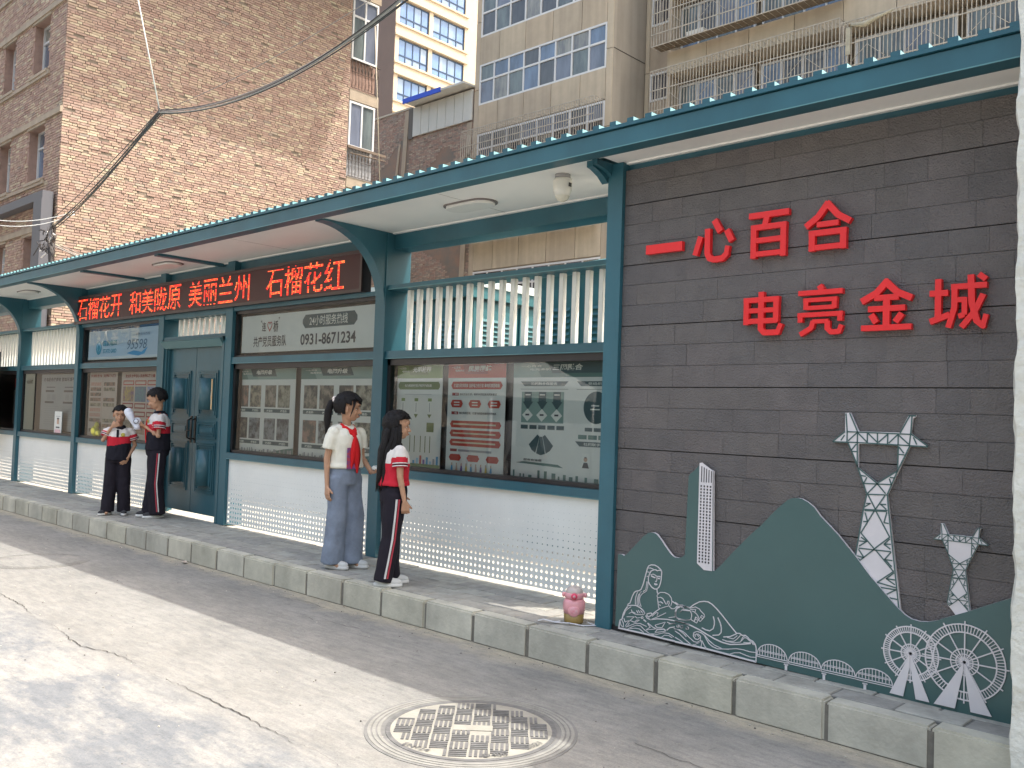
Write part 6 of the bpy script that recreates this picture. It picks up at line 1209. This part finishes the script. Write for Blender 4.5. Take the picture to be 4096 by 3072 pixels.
def shirt(T,J,s,mats,fn,hem,slen=.62,fit=1.0,collar=None,seed=3,wr=.008,sl_r=.058):
    mb=MB(); nb,ch,pv=J['neck'],J['chest'],J['pelvis']
    def c_at(z):
        if z>ch.z: u=(z-ch.z)/(nb.z-ch.z); return ch.lerp(nb,min(1,u))
        u=(z-pv.z)/(ch.z-pv.z); return pv.lerp(ch,max(-.5,u))
    L_=[]
    for z,rx,ry in [(hem,.118,.142),(hem+.03*s,.117,.141),(pv.z+.10*s,.110,.134),((pv.z+ch.z)/2+.04*s,.106,.132),(ch.z,.108,.138),(ch.z+.06*s,.098,.140),(nb.z-.035*s,.074,.124),(nb.z-.010*s,.054,.070),(nb.z+.006*s,.046,.050)]:
        c=c_at(z); L_.append((z,c.x,c.y,rx*s*fit,ry*s*fit))
    rings(mb,L_,30,2.25)
    for q in 'LR':
        a,b=J['sh'+q],J['el'+q]; e=a.lerp(b,slen); d=(b-a).normalized()
        mb.ell(a-Vector((0,0,.012))*s,(.052*s,.050*s,.046*s),14,10); mb.tube([a-Vector((0,0,.010))*s,a.lerp(b,.3*slen),e],[.046*s,(.055)*s*fit,sl_r*s],16)
    me=remesh(mb,.0078,4)
    o=put('shirt',zones(me,mats,fn,wr,11,seed),T); return o
def scarf(T,J,s,hang=.30,fx=.098,turn=0):
    nb=J['neck']; mb=MB(); n=26
    v=[]; 
    for k in range(n):
        a=2*math.pi*k/n; c,sn=math.cos(a),math.sin(a); f=max(0,c)
        for (r,z) in ((.058,.022),(.073,.004),(.092,-.028),(.088,-.034)): v.append(nb+Vector((c*(r+.012*f),sn*r*.95,z-.048*f*f-.004*(1-f)+.012*noise.noise(Vector((c*3,sn*3,r*30)))))*s)
    f=[]
    for k in range(n):
        for e in range(3): f.append((4*k+e,4*k+e+1,4*((k+1)%n)+e+1,4*((k+1)%n)+e))
    mb.add(v,f,0,True)
    kn=nb+Vector((.092,0,-.072))*s; mb.ell(kn,(.020*s,.022*s,.022*s),12,8)
    for sg,ln in ((1,hang),(-1,hang*.88)):
        pts=[]
        for i in range(9):
            t=i/8; pts.append((kn+Vector((.018+.012*math.sin(t*3),sg*.030*t,-ln*t))*s,(.008+.034*math.sin(math.pi*min(1,t*1.05))**.8*(1-t*.3))*s))
        v=[];f=[]
        for c,w_ in pts: v+= [c+Vector((.004,-w_,0)),c+Vector((.012,0,0)),c+Vector((.004,w_,0)),c+Vector((-.004,0,0))]
        for i in range(8):
            for e in range(4): f.append((4*i+e,4*i+(e+1)%4,4*i+4+(e+1)%4,4*i+4+e))
        mb.add(v,f,0,True)
    mb.build('scarf',SCF,T)
def collar(T,J,s,m):
    nb=J['neck']; mb=MB(); n=24; v=[]
    for k in range(n):
        a=2*math.pi*k/n; c,sn=math.cos(a),math.sin(a); fr=max(0,c)**3
        for (r,z) in ((.047,.020),(.056,.022),(.080,-.012-.018*fr),(.076,-.018-.018*fr)): v.append(nb+Vector((c*(r+.004),sn*r,z-.022*fr))*s)
    f=[]
    for k in range(n):
        for e in range(3): f.append((4*k+e,4*k+e+1,4*((k+1)%n)+e+1,4*((k+1)%n)+e))
    mb.add(v,f,0,True).build('collar',m,T)
def base(**k):
    d=dict(anL=(0,.075,.07),anR=(0,-.075,.07),knL=(.012,.072,.37),knR=(.012,-.072,.37),hipL=(0,.062,.70),hipR=(0,-.062,.70),pelvis=(0,0,.74),chest=(0,0,1.00),shL=(0,.128,1.095),shR=(0,-.128,1.095),neck=(-.003,0,1.135),head=(.018,0,1.275),elL=(-.02,.168,.88),elR=(-.02,-.168,.88),wrL=(.03,.175,.67),wrR=(.03,-.175,.67)); d.update(k); return d
def uni(J,s,zr,zb,wav=.012):
    def fn(c,n):
        w_=wav*math.sin(c.x*23)*s
        for q in 'LR':
            a,b=J['sh'+q],J['el'+q]; d=b-a; t=(c-a).dot(d)/d.length_squared
            off=(c-a-d*max(0,min(1,t))).length
            if abs(c.y)>.118*s and t>.12 and t<.72 and off<.070*s: return (1 if t>(.30 if c.z>0 else .3) else 0)
        if c.z<zb*s+w_+.02*s*math.sin(c.y*14): return 2
        if c.z<zr*s+w_: return 1
        return 0
    return fn
def cuff(T,J,s,q,slen,r,mats):
    a,b=J['sh'+q],J['el'+q]; d=(b-a).normalized()
    for i,m in enumerate(mats):
        p=a.lerp(b,slen)-d*(.004+.011*i)*s; mb=MB(); mb.tube([p-d*.004*s,p+d*.004*s],[r*s+.0045,r*s+.0045],20,cap=False); mb.build('cuff_band',m,T)
# ---- girl in the white T-shirt ----
J1=base(head=(.012,.0,1.275),elL=(.0,.165,.88),wrL=(.135,.160,.77),elR=(-.035,-.160,.875),wrR=(-.012,-.165,.655),anL=(.03,.085,.07),anR=(-.02,-.075,.07),knL=(.035,.08,.38),knR=(.005,-.072,.38))
T,J,s,hp,HR=person('girl in a white T-shirt, red neck scarf and wide blue jeans holding a white packet',(-6.07,4.48,0),R(2),1.435,J1,head=(R(42),R(4),0),hands=dict(L=((1,.0,.10),(0,-.2,1),.62,1),R=((.12,.0,-1),(.2,1,0),.30,-1)))
trousers(T,J,s,DEN,1.02,flare=1.17,seed=2)
shirt(T,J,s,[TSH],lambda c,n:0,.80*s,slen=.66,fit=1.02,seed=5,wr=.010)
# hood on the back
mb=MB(); mb.ell(J['neck']+Vector((-.085,0,-.045))*s,(.055*s,.115*s,.062*s),20,12); mb.ell(J['neck']+Vector((-.03,0,-.015))*s,(.08*s,.10*s,.035*s),20,10); me=remesh(mb,.008,4); put('hood',zones(me,[TSH],lambda c,n:0,.010,14,3),T)
scarf(T,J,s,.30)
# printed picture on the chest
pr=MB(); pm=[mat('print_red',(.50,.05,.04),.6,col2=(.12,.06,.25),scale=30,fac=.2),mat('print_tan',(.40,.26,.16),.6)]
v=[];f=[]
for j in range(5):
    for i in range(6):
        y=-.075+.022*i; z=.965-.042*j; x=.109*math.sqrt(max(0,1-(y/.20)**2)); v.append((x*s*1.02+.007,y*s,z*s))
for j in range(4):
    for i in range(5): f.append((j*6+i,j*6+i+1,(j+1)*6+i+1,(j+1)*6+i))
pr.add(v,f,0,True); pr.build('chest_print',pm[0],T)
for q,an in (('L',J['anL']),('R',J['anR'])): shoe(T,an,s*1.02,SHW,SOLE,R(18))
def cut1(d): return (d.x<.42 or d.z>.48-.1*abs(d.y)) and d.z>-.62+max(0,d.x)*1.15 and not(d.x>.05 and abs(d.y)>.75 and d.z<.05)
def pony(mb):
    b=hp(-.105,0,.052); pts=[b,hp(-.135,0,.035),hp(-.150,0,-.03),hp(-.150,0,-.10),hp(-.145,0,-.16),hp(-.150,0,-.205)]
    mb.tube(pts,[.018*s,.026*s,.032*s,.031*s,.022*s,.006*s],12)
    for k in range(7): y=-.045+.015*k; mb.tube([hp(.045,y,.098),hp(.082,y*1.05,.072),hp(.092-abs(y)*.25,y*1.15,.040+abs(y)*.15)],[.013*s,.011*s,.003*s],6)
    for sd in (1,-1): mb.tube([hp(.05,sd*.055,.07),hp(.05,sd*.076,.02),hp(.038,sd*.080,-.03),hp(.03,sd*.078,-.06)],[.014*s,.008*s,.004*s,.001*s],6)
hair_cap(T,hp,HR,s,cut1,.012,pony)
mb=MB()
for k in range(10): a=2*math.pi*k/10; mb.ell(hp(-.112+.006*math.sin(a*2),.024*math.cos(a),.05+.024*math.sin(a)),(.013*s,.013*s,.013*s),8,6)
mb.build('scrunchie',mat('scrunchie',(.72,.64,.60),.8),T)
MB().tube([J['wrL']+Vector((-.012,.018*math.cos(a),.018*math.sin(a))) for a in [2*math.pi*k/12 for k in range(13)]],.003,5).build('bracelet',mat('bracelet_red',(.35,.05,.04),.5),T)
def world(T,p): return T.matrix_basis@Vector(p)
bpy.context.view_layer.update()
wp=world(T,J['wrL']+Vector((.075,-.004,.035))*s)
mb=MB().box(-.042,.042,-.028,.028,-.014,.016); me=bevel(mb.mesh('white_packet',mat('packet_white',(.68,.69,.66),.3,var=.1,scale=40,bump=.5,bscale=60)),.008,2)
tag(put('white_packet',me,loc=wp,rot=(.1,.15,.5)),'small white wrapped packet held in the hand of the girl in jeans','packet')
# ---- long haired girl seen from behind ----
J2=base(head=(.035,0,1.275),neck=(.014,0,1.135),chest=(.022,0,1.0),pelvis=(.018,0,.74),hipL=(.015,.06,.70),hipR=(.015,-.06,.70),shL=(.022,.125,1.095),shR=(.022,-.125,1.095),anL=(.035,.065,.07),anR=(-.06,-.075,.07),knL=(.03,.065,.37),knR=(-.008,-.07,.38),elL=(.03,.165,.88),elR=(.022,-.160,.88),wrL=(.12,.15,.70),wrR=(.065,-.172,.675))
T,J,s,hp,HR=person('long haired girl seen from behind in a white and red school polo',(-5.28,4.33,0),R(66),1.295,J2,head=(R(-14),R(2),0),hands=dict(L=((.5,0,-1),(0,-1,0),.5,1),R=((.15,.1,-1),(.3,1,0),.95,-1)))
trousers(T,J,s,TRK,1.06,True,1.02,seed=7)
shirt(T,J,s,[U_W,U_R,U_B],uni(J,s,.985,.5,0),.80*s,slen=.66,seed=8,fit=1.06)
collar(T,J,s,U_B); cuff(T,J,s,'R',.63,.058,[TRIM,U_B,TRIM]); cuff(T,J,s,'L',.63,.058,[TRIM,U_B,TRIM])
for q,an in (('L',J['anL']),('R',J['anR'])): shoe(T,an,s*1.05,SHW,SOLE,R(-22))
def cut2(d): return (d.x<.35 or d.z>.5) and not(d.x>.02 and abs(d.y)>.70 and d.z<.25 and d.x>.12)
def longh(mb):
    for k in range(26):
        u=k/25; a=R(88)+u*R(186); rr_=.086; x0,y0=math.cos(a)*rr_,math.sin(a)*rr_*.86
        L_=.54-.10*abs(u-.5)+.03*math.sin(k*2.3); base_=hp(x0,y0,.02); p=[base_]
        for j in range(1,8):
            t=j/7; p.append(Vector((base_.x-.035*t+.012*math.sin(k+t*3)-(.02 if t>.4 else 0),base_.y*(1+.05*t)+.012*math.sin(k*1.7+t*4),base_.z-L_*t*s)))
        mb.tube(p,[.020*s,.024*s,.024*s,.022*s,.019*s,.016*s,.010*s,.002*s],8)
hair_cap(T,hp,HR,s,cut2,.014,longh,seed=4)
# ---- shorter boy, hand at his mouth ----
J3=base(head=(.015,0,1.285),elR=(.055,-.185,.96),wrR=(.105,-.075,1.135),elL=(-.02,.19,.90),wrL=(.07,.125,.735),anL=(.0,.095,.07),anR=(.03,-.095,.07),knL=(.012,.085,.37),knR=(.02,-.085,.37))
T,J,s,hp,HR=person('shorter boy facing the road with a hand at his mouth and a yellow badge',(-10.47,4.50,0),R(-34),1.255,J3,head=(R(8),R(8),0),hands=dict(R=((.15,.75,.45),(-1,.1,.2),.75,-1),L=((.35,-.55,-.8),(-.6,-.6,0),.35,1)))
trousers(T,J,s,TRK,1.10,None,1.05,seed=11)
shirt(T,J,s,[U_W,U_R,U_B],uni(J,s,1.00,.895),.70*s,slen=.66,fit=1.10,seed=12,wr=.011,sl_r=.066)
collar(T,J,s,U_B); cuff(T,J,s,'R',.63,.066,[TRIM,U_B,TRIM]); cuff(T,J,s,'L',.63,.066,[TRIM,U_B,TRIM])
MB().box(.116*s,.127*s,-.014*s,.014*s,1.0*s,1.10*s).build('button_placket',U_B,T)
MB().ell((.113*s,.062*s,1.035*s),(.008*s,.026*s,.026*s),16,8).build('badge',mat('badge_yellow',(.42,.36,.06),.4),T)
for q,an in (('L',J['anL']),('R',J['anR'])): shoe(T,an,s*1.02,SHB,SOLE,R(-35 if q=='R' else 12))
def cutb(d): return (d.z>.46+.05*math.sin(d.y*9) if d.x>.35 else d.z>(-.52 if d.x<-.3 else -.12+max(0,d.x)*1.3)) and not(abs(d.y)>.86 and d.z<.12 and d.x>-.3)
hair_cap(T,hp,HR,s,cutb,.007,None,seed=9)
# ---- taller boy looking down ----
J4=base(head=(.030,0,1.275),neck=(.004,0,1.135),elR=(.03,-.165,.90),wrR=(.155,-.045,.975),elL=(.01,.170,.89),wrL=(.135,.050,.98),anL=(-.02,.075,.07),anR=(.04,-.075,.07))
T,J,s,hp,HR=person('taller boy looking down, in a polo with a red neck scarf and striped trousers',(-10.02,4.75,0),R(-112),1.475,J4,head=(R(-22),R(20),0),hands=dict(R=((.8,.35,.35),(0,.5,1),.9,-1),L=((.8,-.35,.25),(0,-.4,1),.9,1)))
trousers(T,J,s,TRK,1.14,True,1.08,seed=21)
shirt(T,J,s,[U_W,U_R,U_B],uni(J,s,1.0,.905),.73*s,slen=.66,fit=1.12,seed=22,wr=.011,sl_r=.066)
collar(T,J,s,U_B); scarf(T,J,s,.26); cuff(T,J,s,'L',.63,.066,[TRIM,U_B,TRIM]); cuff(T,J,s,'R',.63,.066,[TRIM,U_B,TRIM])
MB().ell((.112*s,.070*s,1.045*s),(.008*s,.022*s,.022*s),16,8).build('badge',_m['badge_yellow'],T)
for q,an in (('L',J['anL']),('R',J['anR'])): shoe(T,an,s*1.02,SHB,SOLE,R(10))
hair_cap(T,hp,HR,s,cutb,.008,None,seed=13)
bpy.context.view_layer.update()
WHP=mat('toy_white',(.66,.68,.76),.35)
a=world(T,J['wrR']+Vector((.09,.01,.02))*s); 
cam_r=Vector((.728,.685,0)); b=a+(-cam_r*.075+Vector((0,0,.145)))
d=(b-a)
mb=MB(); mb.tube([a-d*.35,a,a+d*.35,a+d*.7,b],[.014,.020,.030,.043,.046],18); mb.ell(b,(.047,.047,.047),18,12)
tag(mb.build('paper_cone',WHP),'white rolled paper cone held up between the two boys','paper cone')
a=world(T,J['wrL']+Vector((.085,-.015,.055))*s)
n=20
mb=MB(); mb.ell((0,0,0),(.045,.045,.043),20,12); mb.tube([(0,0,-.03),(0,0,-.09)],[.03,.036],16); 
o=mb.build('toy_ball',WHP); o.location=a; tag(o,'white round toy with a dark ring held in the hands of the taller boy','toy')
c=Vector((.70,-.68,.1)).normalized(); u_=c.orthogonal().normalized(); w_=c.cross(u_)
MB().tube([c*.038+(u_*math.cos(t)+w_*math.sin(t))*.026 for t in [2*math.pi*k/20 for k in range(21)]],.0035,6).build('dark_ring',EYB,o)
# ================= PINK WATER BOTTLE =================
WBt=thing('water_bottle','pink domed drinking bottle with a white strap on the pavement by the end post','bottle',loc=(-3.60,4.47,0),rz=R(38))
PK=mat('bottle_pink',(.72,.33,.35),.3); PKD=mat('bottle_hotpink',(.70,.05,.12),.3); AMB=mat('bottle_amber',(.33,.22,.07),.25); CLR=mat('bottle_dome',(.50,.42,.38),.12)
def rev(prof,n=24): return [[Vector((r*math.cos(2*math.pi*k/n),r*math.sin(2*math.pi*k/n),z)) for k in range(n)] for r,z in prof]
MB().loft(rev([(.048,.0),(.052,.006),(.053,.02),(.055,.06)])).build('amber_base',AMB,WBt)
MB().loft(rev([(.0555,.055),(.060,.085),(.059,.115),(.050,.135)])).build('pink_body',PK,WBt)
MB().loft(rev([(.046,.134),(.053,.145),(.052,.165),(.046,.17)])).build('pink_cap',PK,WBt)
MB().ell((0,0,.168),(.047,.047,.040),24,12).build('clear_dome',CLR,WBt)
MB().tube([(0,-.045,.155),(0,-.062,.155)],[.018,.016],16).build('spout_button',PKD,WBt)
MB().tube([(0,-.0622,.155),(0,-.064,.155)],[.008,.008],12).build('button_centre',PK,WBt)
mb=MB(); mb.ell((0,-.052,.075),(.031,.012,.033),20,12); mb.build('round_emblem',PK,WBt); MB().ell((0,-.060,.077),(.021,.006,.022),18,10).build('emblem_face',mat('emblem_pale',(.70,.48,.50),.4,col2=(.65,.15,.2),scale=60),WBt)
MB().ell((-.058,0,.155),(.010,.016,.014),10,8).build('ear_clip',PK,WBt); MB().ell((.058,0,.155),(.010,.016,.014),10,8).build('ear_clip',PK,WBt)
def ribbon(pts,w_,m):
    v=[];f=[]
    for p in pts:
        p=Vector(p); v+= [p+Vector((0,-w_/2,0)),p+Vector((0,w_/2,0)),p+Vector((0,w_/2,.002)),p+Vector((0,-w_/2,.002))]
    for i in range(len(pts)-1):
        for e in range(4): f.append((4*i+e,4*i+(e+1)%4,4*i+4+(e+1)%4,4*i+4+e))
    MB().add(v,f,0,True).build('strap',m,WBt)
STM=mat('strap_white',(.62,.62,.64),.7)
ribbon([(.062,0,.13),(.066,-.01,.09),(.068,-.02,.04),(.075,-.03,.01),(.10,-.045,.006),(.13,-.06,.004)],.018,STM); ribbon([(-.062,0,.13),(-.066,-.01,.09),(-.068,-.02,.04),(-.07,-.03,.01),(-.10,-.05,.008),(-.16,-.05,.02),(-.19,-.03,.006)],.018,STM)
ribbon([(.13,-.06,.004),(.05,-.085,.004),(-.02,-.075,.012),(-.10,-.05,.006)],.018,STM)

WBt.scale=(1.18,1.18,1.12)
